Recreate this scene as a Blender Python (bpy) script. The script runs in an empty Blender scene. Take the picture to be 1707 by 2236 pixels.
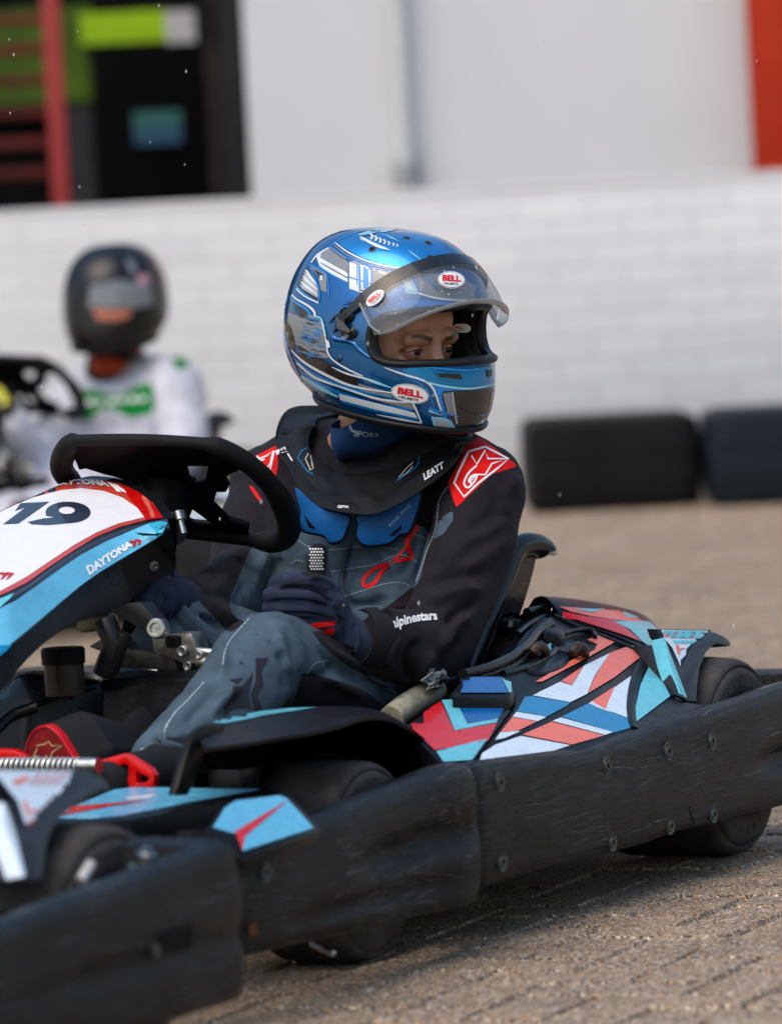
import bpy, bmesh, math, random
import numpy as np
from mathutils import Vector, Matrix
from mathutils.bvhtree import BVHTree
from mathutils.geometry import delaunay_2d_cdt
random.seed(7); R=math.radians
S=bpy.context.scene; C=S.collection
# ---------------- camera ----------------
FPX=12400.; CH=0.90; ROLL=R(3.0); PITCH=math.atan(618/FPX)
fw=Vector((0,math.cos(PITCH),-math.sin(PITCH))); rt0=Vector((1,0,0)); up0=rt0.cross(fw)
rt=rt0*math.cos(ROLL)-up0*math.sin(ROLL); up=rt0*math.sin(ROLL)+up0*math.cos(ROLL)
CO=Vector((0,0,CH))
cd=bpy.data.cameras.new('camera'); cam=bpy.data.objects.new('camera',cd); C.objects.link(cam); S.camera=cam
cam.matrix_world=Matrix(((rt.x,up.x,-fw.x,0),(rt.y,up.y,-fw.y,0),(rt.z,up.z,-fw.z,CH),(0,0,0,1)))
cd.sensor_fit='HORIZONTAL'; cd.sensor_width=24; cd.lens=FPX/1707*24; cd.clip_start=.1; cd.clip_end=500
cd.dof.use_dof=True; cd.dof.focus_distance=7.62; cd.dof.aperture_fstop=4.5; cd.dof.aperture_blades=0
# ---------------- world / light ----------------
SUN_EL=R(58); SUN_AZ=R(215)
w=bpy.data.worlds.new('World'); S.world=w; w.use_nodes=True
nt=w.node_tree; bg=nt.nodes['Background']; sk=nt.nodes.new('ShaderNodeTexSky'); sk.sky_type='NISHITA'
sk.sun_disc=False; sk.sun_elevation=SUN_EL; sk.sun_rotation=SUN_AZ; sk.air_density=1.5; sk.dust_density=4; sk.altitude=50
hs=nt.nodes.new('ShaderNodeHueSaturation'); hs.inputs['Saturation'].default_value=1.3
nt.links.new(sk.outputs[0],hs.inputs['Color']); nt.links.new(hs.outputs[0],bg.inputs[0]); bg.inputs[1].default_value=.125
sd=bpy.data.lights.new('sun','SUN'); sd.energy=1.0; sd.angle=R(60); sd.color=(1,.98,.96)
so=bpy.data.objects.new('sun',sd); C.objects.link(so)
sdir=Vector((math.sin(SUN_AZ)*math.cos(SUN_EL),math.cos(SUN_AZ)*math.cos(SUN_EL),math.sin(SUN_EL)))
so.rotation_euler=sdir.to_track_quat('Z','Y').to_euler(); so.location=(0,0,20)
S.view_settings.view_transform='Standard'; S.view_settings.look='None'; S.view_settings.gamma=1; S.view_settings.exposure=0.55
# ---------------- photo-measuring helpers ----------------
def ray(x,y):
    d=fw*FPX+rt*(x-853.5)-up*(y-1118); return d/d.y
YAW=R(63); F=Vector((-math.cos(YAW),-math.sin(YAW),0)); L=Vector((math.sin(YAW),-math.cos(YAW),0)); U=Vector((0,0,1))
K0=Vector((-.06,8.16,0))
MK=Matrix(((F.x,L.x,0,K0.x),(F.y,L.y,0,K0.y),(0,0,1,0),(0,0,0,1))); MKI=MK.inverted()
def P(x,y,**k):
    """kart-frame (forward,left,up) point seen at photo pixel x,y that satisfies one constraint f=/l=/u=/d=/pl=(a,b,c,v)"""
    o=MKI@CO; d=MKI.to_3x3()@ray(x,y)
    (n,v),=k.items()
    if n=='d': return o+d*v
    A={'f':(1,0,0,v),'l':(0,1,0,v),'u':(0,0,1,v)}[n] if n!='pl' else v
    a=Vector(A[:3]); return o+d*((A[3]-o.dot(a))/d.dot(a))
def W(x,y,d): return CO+ray(x,y)*d
def crop(ox,oy,s): return lambda p:(ox+p[0]/s,oy+p[1]/s)
Hc=crop(580,460,2.8966);Tc=crop(440,860,2.1);Wc=crop(0,900,2.4706);Nc=crop(0,1500,2.4);Rc=crop(840,1280,1.9377)
Fc=crop(400,1500,2.4);Pc=crop(1080,1240,2.6794);Sc=crop(100,920,3.);Qc=crop(0,1560,4.);Bc=crop(0,0,2.0014)
def projM(M,co):
    """numpy (n,3) local -> photo pixels"""
    A=np.array(M); v=co@A[:3,:3].T+A[:3,3]-np.array(CO)
    z=v@np.array(fw); return np.stack([853.5+FPX*(v@np.array(rt))/z,1118-FPX*(v@np.array(up))/z],1)
# ---------------- materials ----------------
def srgb(r,g,b): 
    f=lambda c:(c/255/12.92 if c<=10 else ((c/255+.055)/1.055)**2.4)
    return (f(r),f(g),f(b))
MC={}
class N:
    def __init__(s,m): s.t=m.node_tree; s.n=s.t.nodes; s.l=s.t.links
    def new(s,t,**k):
        n=s.n.new('ShaderNode'+t)
        for a,b in k.items(): setattr(n,a,b)
        return n
    def L(s,a,b): s.l.new(a,b)
    def math(s,op,a,b=None,c=None):
        n=s.new('Math',operation=op)
        for i,x in enumerate((a,b,c)):
            if x is None: continue
            if isinstance(x,(int,float)): n.inputs[i].default_value=x
            else: s.L(x,n.inputs[i])
        return n.outputs[0]
    def mix(s,fac,a,b):
        n=s.new('Mix',data_type='RGBA')
        for i,x in ((0,fac),(6,a),(7,b)):
            if isinstance(x,(int,float)): n.inputs[i].default_value=x
            elif isinstance(x,(tuple,list)): n.inputs[i].default_value=(*x[:3],1)
            else: s.L(x,n.inputs[i])
        return n.outputs[2]
    def noise(s,scale,detail=4,rough=.6,vec=None,dist=0):
        n=s.new('TexNoise'); n.inputs['Scale'].default_value=scale; n.inputs['Detail'].default_value=detail
        n.inputs['Roughness'].default_value=rough; n.inputs['Distortion'].default_value=dist
        s.L(vec if vec else s.obj(),n.inputs['Vector']); return n.outputs[0]
    def obj(s):
        if not hasattr(s,'_o'): s._o=s.new('TexCoord').outputs['Object']
        return s._o
    def mapped(s,sc=(1,1,1),rot=(0,0,0)):
        n=s.new('Mapping'); n.inputs['Scale'].default_value=sc; n.inputs['Rotation'].default_value=rot
        s.L(s.obj(),n.inputs['Vector']); return n.outputs[0]
    def ramp(s,x,a,b,lo=0,hi=1):
        n=s.new('MapRange'); n.inputs[1].default_value=a; n.inputs[2].default_value=b; n.inputs[3].default_value=lo; n.inputs[4].default_value=hi
        s.L(x,n.inputs[0]); return n.outputs[0]
    def attr(s,name): n=s.new('Attribute',attribute_name=name); return n.outputs['Fac']
def mat(name,col,rough=.5,metal=0,var=.15,vs=40,bump=0,bs=300,drops=0,spec=.3,coat=0,emit=0,trans=0,grain=0,streak=0,aniso=(1,1,1),sheen=0,ior=1.45,alpha=1):
    """one Principled material: base colour with a little wear noise, fine bump, optional rain beads and scratches"""
    if name in MC: return MC[name]
    m=bpy.data.materials.new(name); m.use_nodes=True; n=N(m); b=n.n['Principled BSDF']; MC[name]=m
    b.inputs['Metallic'].default_value=metal; b.inputs['Specular IOR Level'].default_value=spec; b.inputs['IOR'].default_value=ior
    b.inputs['Coat Weight'].default_value=coat; b.inputs['Coat Roughness'].default_value=.06
    b.inputs['Transmission Weight'].default_value=trans; b.inputs['Sheen Weight'].default_value=sheen; b.inputs['Alpha'].default_value=alpha
    cc=col
    nz=n.noise(vs,5,.65)
    if var:
        d=tuple(c*(1-var*1.6) for c in col); l=tuple(min(1,c*(1+var)) for c in col)
        cc=n.mix(n.ramp(nz,.3,.7),d,l)
    rr=n.ramp(nz,.3,.7,max(0.02,rough-.08),rough+.08); n.L(rr,b.inputs['Roughness'])
    h=None
    if bump: 
        h=n.math('MULTIPLY',n.noise(bs,3,.6,n.mapped(aniso)),bump)
    if streak:   # long scratches along the kart
        v=n.mapped((1.6,40,30)); s1=n.noise(11,8,.8,v,.5); v2=n.mapped((5,20,90),(0,.25,.1)); s2=n.noise(7,5,.75,v2,.8)
        e=n.math('MULTIPLY',n.ramp(s1,.50,.64),n.ramp(n.noise(5,3),.40,.62)); e2=n.math('MULTIPLY',n.ramp(s2,.54,.68),n.ramp(n.noise(7.3,3),.45,.6))
        sc=n.math('MINIMUM',n.math('ADD',e,e2),1.)
        cc=n.mix(n.math('MULTIPLY',sc,streak),cc,(.13,.145,.165))
        n.L(n.math('ADD',rr,n.math('MULTIPLY',sc,.2)),b.inputs['Roughness'])
        hh=n.math('MULTIPLY',n.math('ADD',s1,s2),.9); h=hh if h is None else n.math('ADD',h,hh)
    if drops:
        vo=n.new('TexVoronoi'); vo.inputs['Scale'].default_value=drops; vo.inputs['Randomness'].default_value=1; n.L(n.obj(),vo.inputs['Vector'])
        rs=n.math('MULTIPLY',n.new('SeparateColor').outputs[0],1.)
        sp=[x for x in n.n if x.bl_idname=='ShaderNodeSeparateColor'][-1]; n.L(vo.outputs['Color'],sp.inputs[0])
        rad=n.ramp(sp.outputs[0],.35,1,.0,.3)
        dd=n.math('SUBTRACT',rad,vo.outputs['Distance']); dm=n.math('MAXIMUM',dd,0.)
        hb=n.math('MULTIPLY',n.math('SQRT',dm),2.2); h=hb if h is None else n.math('ADD',h,hb)
    if h is not None:
        bu=n.new('Bump'); bu.inputs['Strength'].default_value=1; bu.inputs['Distance'].default_value=.001; n.L(h,bu.inputs['Height']); n.L(bu.outputs[0],b.inputs['Normal'])
    if isinstance(cc,tuple): b.inputs['Base Color'].default_value=(*cc,1)
    else: n.L(cc,b.inputs['Base Color'])
    if emit: b.inputs['Emission Color'].default_value=(*col,1); b.inputs['Emission Strength'].default_value=emit
    return m
BLK=mat('black_plastic',(.007,.0075,.009),.32,spec=.15,var=.25,bump=.12,bs=900,drops=150)
SCUF=mat('scuffed_black_plastic',(.0052,.0052,.0064),.25,spec=.19,var=.35,vs=14,bump=.1,bs=700,streak=.5)
DARK=mat('dark_plastic',(.003,.003,.0035),.6,spec=.15,var=.2)
WETB=mat('wet_black_plastic',(.005,.0055,.007),.25,spec=.22,var=.2,bump=.15,bs=500,drops=170)
RUB=mat('tyre_rubber',(.058,.053,.049),.6,var=.35,vs=25,bump=1.0,bs=180,spec=.15)
STEEL=mat('zinc_steel',(.45,.46,.45),.32,metal=1,var=.3,vs=60)
ALU=mat('cast_aluminium',(.30,.29,.27),.42,metal=1,var=.35,vs=50,bump=.4,bs=400)
OLDW=mat('worn_cream_paint',(.42,.38,.28),.5,var=.35,vs=45,bump=.6,bs=160)
CORAL=mat('coral_vinyl',srgb(230,108,84),.3,spec=.3,var=.06,drops=165,coat=.18)
ICE=mat('ice_white_vinyl',srgb(205,220,234),.3,spec=.3,var=.05,drops=165,coat=.18)
MBLUE=mat('mid_blue_vinyl',(0,.20,.44),.25,spec=.3,var=.08,drops=165,coat=.18)
CYAN=mat('pale_cyan_vinyl',srgb(100,188,205),.28,spec=.3,var=.07,drops=165,coat=.18)
SKYB=mat('sky_blue_vinyl',srgb(95,180,215),.28,spec=.3,var=.07,coat=.18)
DBLUE=mat('deep_blue_vinyl',(0,.10,.34),.25,spec=.3,var=.1,drops=150,coat=.18)
RED=mat('red_vinyl',srgb(205,10,8),.25,spec=.3,var=.1,drops=165,coat=.18)
REDD=mat('dull_red_vinyl',srgb(200,62,48),.35,spec=.3,var=.08,drops=150,coat=.18)
WHT=mat('white_vinyl',srgb(232,230,232),.35,spec=.3,var=.03,coat=.18)
NAVY=mat('charcoal_vinyl',srgb(45,52,66),.35,spec=.3,var=.1,drops=160,coat=.18)
RPNT=mat('red_anodised_metal',srgb(215,6,10),.3,var=.1,vs=30,coat=.4)
# ---------------- objects ----------------
def tag(o,label=None,cat=None,group=None,kind=None):
    for k,v in (('label',label),('category',cat),('group',group),('kind',kind)):
        if v: o[k]=v
    return o
def empty(name,M,*a,**k):
    o=bpy.data.objects.new(name,None); C.objects.link(o); o.matrix_world=M; o.empty_display_size=.1; return tag(o,*a,**k)
def smooth(me,ang=35):
    for p in me.polygons: p.use_smooth=True
    try: me.set_sharp_from_angle(angle=R(ang))
    except Exception: pass
class MB:
    """collects shapes, each face with a material; build() links them as one mesh object"""
    def __init__(s): s.v=[]; s.f=[]; s.m=[]; s.ms=[]
    def mi(s,m):
        if m not in s.ms: s.ms.append(m)
        return s.ms.index(m)
    def add(s,vs,fs,m):
        o=len(s.v); s.v+=[tuple(v) for v in vs]; k=s.mi(m)
        for f in fs: s.f.append(tuple(i+o for i in f)); s.m.append(k)
        return s
    def grid(s,rows,m,close_u=False,close_v=False,cap=False):
        n=len(rows[0]); vs=[p for r in rows for p in r]; fs=[]
        for i in range(len(rows)-(0 if close_v else 1)):
            for j in range(n-(0 if close_u else 1)):
                a=i*n+j; b=i*n+(j+1)%n; i2=(i+1)%len(rows); fs.append((a,b,i2*n+(j+1)%n,i2*n+j))
        if cap: fs.append(tuple(range(n))[::-1]); fs.append(tuple((len(rows)-1)*n+j for j in range(n)))
        return s.add(vs,fs,m)
    def tube(s,path,r,m,seg=12,close=False,cap=True,sq=None):
        path=[Vector(p) for p in path]; n=len(path); rows=[]; nrm=None
        for i,p in enumerate(path):
            a=path[(i-1)%n] if (close or i>0) else p; b=path[(i+1)%n] if (close or i<n-1) else p
            t=(b-a).normalized()
            if nrm is None: nrm=t.orthogonal().normalized() if sq is None else (Vector(sq)-t*t.dot(Vector(sq))).normalized()
            else: nrm=(nrm-t*t.dot(nrm)).normalized()
            bn=t.cross(nrm); rr=r[i] if isinstance(r,list) else r
            ra,rb=(rr if isinstance(rr,(tuple,list)) else (rr,rr))
            rows.append([p+nrm*math.cos(2*math.pi*k/seg)*ra+bn*math.sin(2*math.pi*k/seg)*rb for k in range(seg)])
        return s.grid(rows,m,close_u=True,close_v=close,cap=cap and not close)
    def box(s,a,b,m,M=None):
        x0,y0,z0=a; x1,y1,z1=b; v=[Vector(p) for p in ((x0,y0,z0),(x1,y0,z0),(x1,y1,z0),(x0,y1,z0),(x0,y0,z1),(x1,y0,z1),(x1,y1,z1),(x0,y1,z1))]
        if M: v=[M@p for p in v]
        return s.add(v,[(0,3,2,1),(4,5,6,7),(0,1,5,4),(1,2,6,5),(2,3,7,6),(3,0,4,7)],m)
    def lathe(s,c,axis,prof,m,seg=48,mats=None):
        """prof: (distance along axis, radius)"""
        c=Vector(c); ax=Vector(axis).normalized(); e=ax.orthogonal().normalized(); g=ax.cross(e)
        rows=[[c+ax*t+(e*math.cos(2*math.pi*k/seg)+g*math.sin(2*math.pi*k/seg))*r for k in range(seg)] for t,r in prof]
        return s.grid(rows,m,close_u=True,cap=False)
    def prism(s,poly,off,m):
        """closed 3D outline extruded by off"""
        poly=[Vector(p) for p in poly]; n=len(poly); o=Vector(off)
        return s.add(poly+[p+o for p in poly],[tuple(range(n)),tuple(range(2*n-1,n-1,-1))]+[(i,i+n,(i+1)%n+n,(i+1)%n) for i in range(n)],m)
    def strip(s,a,b,m): return s.grid([a,b],m)
    def build(s,name,parent=None,sm=35,solid=0,bev=0,sub=0,off=-1,fixn=True,**k):
        me=bpy.data.meshes.new(name); me.from_pydata(s.v,[],s.f)
        for x in s.ms: me.materials.append(x)
        me.polygons.foreach_set('material_index',s.m)
        if fixn:
            bm=bmesh.new(); bm.from_mesh(me); bmesh.ops.remove_doubles(bm,verts=bm.verts,dist=1e-5); bmesh.ops.recalc_face_normals(bm,faces=bm.faces); bm.to_mesh(me); bm.free()
        smooth(me,sm); o=bpy.data.objects.new(name,me); C.objects.link(o)
        if parent: o.parent=parent
        if sub: q=o.modifiers.new('s','SUBSURF'); q.levels=sub; q.render_levels=sub
        if solid: q=o.modifiers.new('t','SOLIDIFY'); q.thickness=solid; q.offset=off; q.use_even_offset=False
        if bev: q=o.modifiers.new('b','BEVEL'); q.width=bev; q.segments=2; q.limit_method='ANGLE'; q.angle_limit=R(35); q.harden_normals=False
        if solid or bev or sub: bake(o,sm)
        return tag(o,**k) if k else o
def bake(o,sm=35):
    par=o.parent; o.parent=None
    dg=bpy.context.evaluated_depsgraph_get(); dg.update(); me=bpy.data.meshes.new_from_object(o.evaluated_get(dg)); old=o.data; o.modifiers.clear(); o.data=me; me.name=o.name
    bpy.data.meshes.remove(old); smooth(me,sm); o.parent=par
def bvh(*obs):
    vs=[];fs=[]
    for o in obs:
        k=len(vs); vs+=[v.co.copy() for v in o.data.vertices]; o.data.calc_loop_triangles(); fs+=[tuple(i+k for i in p.vertices) for p in o.data.loop_triangles]
    return BVHTree.FromPolygons(vs,fs)
def inside(p,poly):
    x,y=p; c=False; j=len(poly)-1
    for i in range(len(poly)):
        a=poly[i]; b=poly[j]
        if (a[1]>y)!=(b[1]>y) and x<(b[0]-a[0])*(y-a[1])/(b[1]-a[1])+a[0]: c=not c
        j=i
    return c
def cr(pts,n=6,close=False):
    """Catmull-Rom through points of any dimension"""
    q=[np.array(p,float) for p in pts]; out=[]; m=len(q)
    for i in range(m if close else m-1):
        p0=q[(i-1)%m] if (close or i>0) else q[i]; p1=q[i]; p2=q[(i+1)%m]; p3=q[(i+2)%m] if (close or i<m-2) else p2
        for k in range(n):
            t=k/n; out.append(tuple(.5*((2*p1)+(-p0+p2)*t+(2*p0-5*p1+4*p2-p3)*t*t+(-p0+3*p1-3*p2+p3)*t**3)))
    if not close: out.append(tuple(q[-1]))
    return out
def cast(tree,x,y,M,MI):
    o=MI@CO; d=(MI.to_3x3()@ray(x,y)).normalized(); h=tree.ray_cast(o,d)
    if h[0] is None: return None
    n=h[1]; n=-n if n.dot(d)>0 else n
    return h[0],n
def decal(o,tree,poly,m,off=.0008,res=8,M=MK,mb=None,spl=0,maxe=.25):
    """a flat-coloured sticker with the given photo outline laid on surface `tree` and merged into object o's mesh"""
    MI=M.inverted()
    if spl: poly=cr(poly,spl,True)
    poly=[tuple(p) for p in poly]; n=len(poly); pts=[];edges=[]
    for i in range(n):
        a=Vector(poly[i]);b=Vector(poly[(i+1)%n]); k=max(1,int((b-a).length/res))
        for j in range(k): pts.append(a.lerp(b,j/k))
    nb=len(pts)
    xs=[p.x for p in pts];ys=[p.y for p in pts]
    y=min(ys)+res/2
    while y<max(ys):
        x=min(xs)+res/2
        while x<max(xs):
            if inside((x,y),poly): pts.append(Vector((x,y)))
            x+=res
        y+=res
    r=delaunay_2d_cdt(pts,[(i,(i+1)%nb) for i in range(nb)],[],1,.01)
    vs2,fs=r[0],r[2]; vs=[]; ok=[]
    for p in vs2:
        h=cast(tree,p.x,p.y,M,MI)
        if h is None: vs.append(Vector()); ok.append(False)
        else: vs.append(h[0]+h[1]*off); ok.append(True)
    out=[]
    for f in fs:
        if not all(ok[i] for i in f): continue
        if not inside(sum((vs2[i] for i in f),Vector((0,0)))/len(f),poly): continue
        if max((vs[f[i]]-vs[f[i-1]]).length for i in range(len(f)))>maxe: continue
        out.append(tuple(f)[::-1])
    push(o,vs,out,m)
def push(o,vs,fs,m):
    """merge faces into an existing object's mesh"""
    me=o.data
    if m.name not in [x.name for x in me.materials if x]: me.materials.append(m)
    k=[x.name for x in me.materials].index(m.name)
    q=PEND.setdefault(o.name,([],[],[])); b=len(q[0]); q[0].extend(vs); q[1].extend(tuple(i+b for i in f) for f in fs); q[2].extend([k]*len(fs))
PEND={}
def flush():
    for nme,(vs,fs,ks) in PEND.items():
        o=bpy.data.objects[nme]; me=o.data; bm=bmesh.new(); bm.from_mesh(me)
        nv=[bm.verts.new(v) for v in vs]
        for f,k in zip(fs,ks):
            try: a=bm.faces.new([nv[i] for i in f]); a.material_index=k; a.smooth=True
            except ValueError: pass
        bmesh.ops.delete(bm,geom=[v for v in nv if not v.link_faces],context='VERTS')
        bm.to_mesh(me); bm.free()
    PEND.clear()
def textdecal(o,tree,txt,quad,m,off=.0012,M=MK,bold=.02,shear=0,arc=0,mirror=False,fn=None):
    """lettering mapped into the photo quad (top-left, top-right, bottom-right, bottom-left) and laid on the surface"""
    cu=bpy.data.curves.new('t','FONT'); cu.body=txt; cu.offset=bold; cu.shear=shear; cu.resolution_u=3; cu.space_character=1.0
    t=bpy.data.objects.new('t',cu); C.objects.link(t); dg=bpy.context.evaluated_depsgraph_get(); dg.update()
    me=t.evaluated_get(dg).to_mesh(); co=[v.co.copy() for v in me.vertices]; fs=[tuple(p.vertices) for p in me.polygons]; t.evaluated_get(dg).to_mesh_clear()
    bpy.data.objects.remove(t); bpy.data.curves.remove(cu)
    x0=min(c.x for c in co);x1=max(c.x for c in co);y0=min(c.y for c in co);y1=max(c.y for c in co)
    q=[Vector(p) for p in quad]; MI=M.inverted(); vs=[];ok=[]
    for c in co:
        a=(c.x-x0)/(x1-x0); b=(c.y-y0)/(y1-y0)
        p=q[3].lerp(q[2],a).lerp(q[0].lerp(q[1],a),b)
        if arc: dn=(q[3]-q[0]).normalized(); p=p-dn*arc*(1-(2*a-1)**2)
        h=cast(tree,p.x,p.y,M,MI)
        if h is None: vs.append(Vector());ok.append(0)
        else: vs.append(h[0]+h[1]*off);ok.append(1)
    push(o,vs,[f for f in fs if all(ok[i] for i in f)],m)
def oval(cx,cy,a,b,rot=0,n=28):
    c,s=math.cos(rot),math.sin(rot)
    return [(cx+a*math.cos(t)*c-b*math.sin(t)*s,cy+a*math.cos(t)*s+b*math.sin(t)*c) for t in [2*math.pi*i/n for i in range(n)]]
def seg(path,w):
    """polyline in pixels -> outline polygon of width w (w may be a list)"""
    p=[Vector(q) for q in path]; a=[];b=[]
    for i,q in enumerate(p):
        t=(p[min(i+1,len(p)-1)]-p[max(i-1,0)]).normalized(); n=Vector((-t.y,t.x)); ww=(w[i] if isinstance(w,(list,tuple)) else w)/2
        a.append(tuple(q+n*ww)); b.append(tuple(q-n*ww))
    return a+b[::-1]
# ================= SETTING =================
I4=Matrix.Identity(4)
def paver_mat(blocks):
    m=bpy.data.materials.new('paving_blocks' if blocks else 'paving_far'); m.use_nodes=True; n=N(m); b=n.n['Principled BSDF']
    base=n.mix(n.ramp(n.noise(1.3,5,.6),.3,.7),(.26,.182,.112),(.39,.285,.185))
    if blocks:
        a=n.attr('shade'); base=n.mix(n.ramp(a,0,1,0,.55),base,(.42,.30,.205))
    v=n.new('TexVoronoi'); v.inputs['Scale'].default_value=290; n.L(n.obj(),v.inputs['Vector'])
    s=n.new('SeparateColor'); n.L(v.outputs['Color'],s.inputs[0])
    c=n.mix(n.ramp(s.outputs[0],.82,.9),base,(.74,.66,.54)); c=n.mix(n.ramp(s.outputs[1],.9,.97),c,(.55,.28,.09))
    c=n.mix(n.ramp(s.outputs[2],.60,.74),c,(.065,.045,.032))
    st=n.ramp(n.noise(3.1,6,.7),.50,.66); c=n.mix(n.math('MULTIPLY',st,.3),c,(.06,.046,.036))
    n.L(c,b.inputs['Base Color']); n.L(n.ramp(n.noise(2.2,5),.35,.65,.55,.8),b.inputs['Roughness'])
    bu=n.new('Bump'); bu.inputs['Distance'].default_value=.0016; bu.inputs['Strength'].default_value=.8
    n.L(n.math('ADD',n.math('MULTIPLY',v.outputs['Distance'],-1.2),n.noise(320,3)),bu.inputs['Height']); n.L(bu.outputs[0],b.inputs['Normal'])
    return m
g=MB(); g.add([(-60,-20,-.014),(60,-20,-.014),(60,150,-.014),(-60,150,-.014)],[(0,1,2,3)],paver_mat(False))
bed=g.build('ground',kind='structure')
JS=mat('joint_sand',(.035,.027,.021),.9,var=.3,vs=30)
g=MB(); g.add([(-1.5,4.8,-.009),(1.5,4.8,-.009),(2.7,17.8,-.009),(-2.7,17.8,-.009)],[(0,1,2,3)],JS); g.build('joint_sand',kind='structure')
# interlocking block paving laid herringbone, every block modelled
rr=random.Random(3); BM_=paver_mat(True); th=R(69); ca,sa=math.cos(th),math.sin(th); vs=[];fs=[];sh=[]
for i in range(-20,190):
    for j in range(-110,110):
        k=(i-j)%4
        if k not in (0,3): continue
        sx,sy=(.2,.1) if k==0 else (.1,.2)
        cx,cy=i*.1+sx/2,j*.1+sy/2; X=cx*ca-cy*sa-.0; Y=cx*sa+cy*ca+4.6
        if not (4.9<Y<17.7 and abs(X)<.10*Y+.9): continue
        z0=rr.uniform(-.0012,.0012); tx,ty=rr.uniform(-.012,.012),rr.uniform(-.012,.012); sd_=rr.random()
        def pt(dx,dy,z):
            x=cx+dx;y=cy+dy; return (x*ca-y*sa,x*sa+y*ca+4.6,z+z0+dx*tx+dy*ty)
        a,b=sx/2-.0034,sy/2-.0034; o=len(vs); e=.0035
        vs+=[pt(-a,-b,-.012),pt(a,-b,-.012),pt(a,b,-.012),pt(-a,b,-.012),pt(-a,-b,-.006),pt(a,-b,-.006),pt(a,b,-.006),pt(-a,b,-.006),
             pt(-a+e,-b+e,0),pt(a-e,-b+e,0),pt(a-e,b-e,0),pt(-a+e,b-e,0)]
        for q in range(4):
            r2=(q+1)%4; fs+=[(o+q,o+r2,o+4+r2,o+4+q),(o+4+q,o+4+r2,o+8+r2,o+8+q)]
        fs.append((o+8,o+9,o+10,o+11)); sh+=[sd_]*9
me=bpy.data.meshes.new('paving'); me.from_pydata(vs,[],fs); me.materials.append(BM_)
at=me.attributes.new('shade','FLOAT','FACE'); at.data.foreach_set('value',sh)
o=bpy.data.objects.new('paving',me); C.objects.link(o); tag(o,kind='structure')
# ---- plank barrier
WPL=bpy.data.materials.new('white_painted_brick'); WPL.use_nodes=True; n=N(WPL); br=n.new('TexBrick'); n.L(n.mapped((1,1,1),(R(90),0,0)),br.inputs['Vector'])
for k_,v_ in (('Scale',1),('Mortar Size',.0045),('Mortar Smooth',.4),('Brick Width',.225),('Row Height',.075),('Bias',0)): br.inputs[k_].default_value=v_
br.inputs['Color1'].default_value=(.62,.63,.66,1); br.inputs['Color2'].default_value=(.68,.69,.715,1); br.inputs['Mortar'].default_value=(.56,.57,.60,1)
gr=n.ramp(n.noise(1.1,7,.75,n.mapped((.5,1,1.6))),.52,.72,0,.35); n.L(n.mix(gr,br.outputs[0],(.42,.43,.45)),n.n['Principled BSDF'].inputs['Base Color']); n.n['Principled BSDF'].inputs['Roughness'].default_value=.6
bu=n.new('Bump'); bu.inputs['Distance'].default_value=.002; n.L(n.math('MULTIPLY',br.outputs['Fac'],-1.),bu.inputs['Height']); n.L(bu.outputs[0],n.n['Principled BSDF'].inputs['Normal'])
WWL=mat('white_rendered_wall',(.64,.65,.68),.8,var=.06,vs=.7,bump=.3,bs=60)
WD=18.1; b=MB(); b.box((-9,WD,-.02),(9,WD+.2,1.0),WPL); b.box((-9.01,WD-.002,1.0),(9.01,WD+.202,1.022),mat('wall_coping',(.64,.65,.68),.6,var=.06,vs=3))
b.build('brick_wall',bev=.003,label='low white painted brick wall running right across behind the track',cat='wall')
# ---- white building with drainpipe
def wx(px,py,d): return W(px,py,d).x
bd=empty('white_building',Matrix.Translation((3,20,0)),'white rendered building rising above the plank barrier, grey drainpipe on its wall','building')
def bpart(mb,name,par,**k):
    o=mb.build(name,**k); o.parent=par; o.matrix_parent_inverse=par.matrix_world.inverted(); return o
eX=wx(540,230,20)
b=MB(); b.box((eX,20,0),(9,26,4.5),WWL); bpart(b,'wall',bd)
b=MB(); x=wx(878,200,19.93); GP=mat('grey_drainpipe',(.56,.58,.60),.5,var=.08)
b.tube([(x,19.94,zz) for zz in (.2,1.3,2.0,4.5)],.03,GP,16)
b.box((x-.05,19.965,1.12),(x+.05,19.998,1.2),GP); b.tube([(x,19.94,1.06),(x,19.94,1.13)],.045,mat('pipe_foot_shadow',(.33,.35,.37),.6),16)  # last ring is painted darker for the grey shadow at the pipe's foot
bpart(b,'drainpipe',bd)
# ---- orange door panel top right
ox=wx(1637,180,19.8); oz=W(1660,373,19.8).z
b=MB(); b.box((ox,19.8,oz),(ox+1.4,19.86,oz+2.4),mat('orange_red_panel',srgb(180,48,20),.5,var=.08,vs=4)); b.box((ox-.02,19.79,oz-.02),(ox+1.42,19.81,oz+.012),mat('panel_edge',srgb(160,60,40),.5))
b.build('door_shutter',bev=.003,label='bright orange red shutter at the right end of the white building',cat='shutter')
# ---- dark shed in the gap at left
SD=21.
sh=empty('dark_shed',Matrix.Translation((-2,SD,0)),'dark shed with black doorway, lime green boards and a teal notice, seen over the barrier','building')
def rect(mb,px0,py0,px1,py1,d,th,m,zb=None):
    a=W(px0,(py0+py1)/2,d).x; c=W(px1,(py0+py1)/2,d).x; zt=W((px0+px1)/2,py0,d).z; z0=W((px0+px1)/2,py1,d).z if zb is None else zb
    mb.box((a,d,z0),(c,d+th,zt),m); return mb
BLKW=mat('unlit_interior_black',(.004,.004,.005),.8,spec=.08,var=.3,vs=6)  # near-black colour stands in for the shed's unlit interior
LIME=mat('lime_green_board',srgb(140,180,8),.6,var=.12,vs=5); OLV=mat('olive_green_board',srgb(62,88,10),.7,var=.3,vs=6)
b=MB(); b.box((-9,SD+.2,0),(eX+.3,SD+.3,5),BLKW); bpart(b,'wall',sh)
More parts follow.
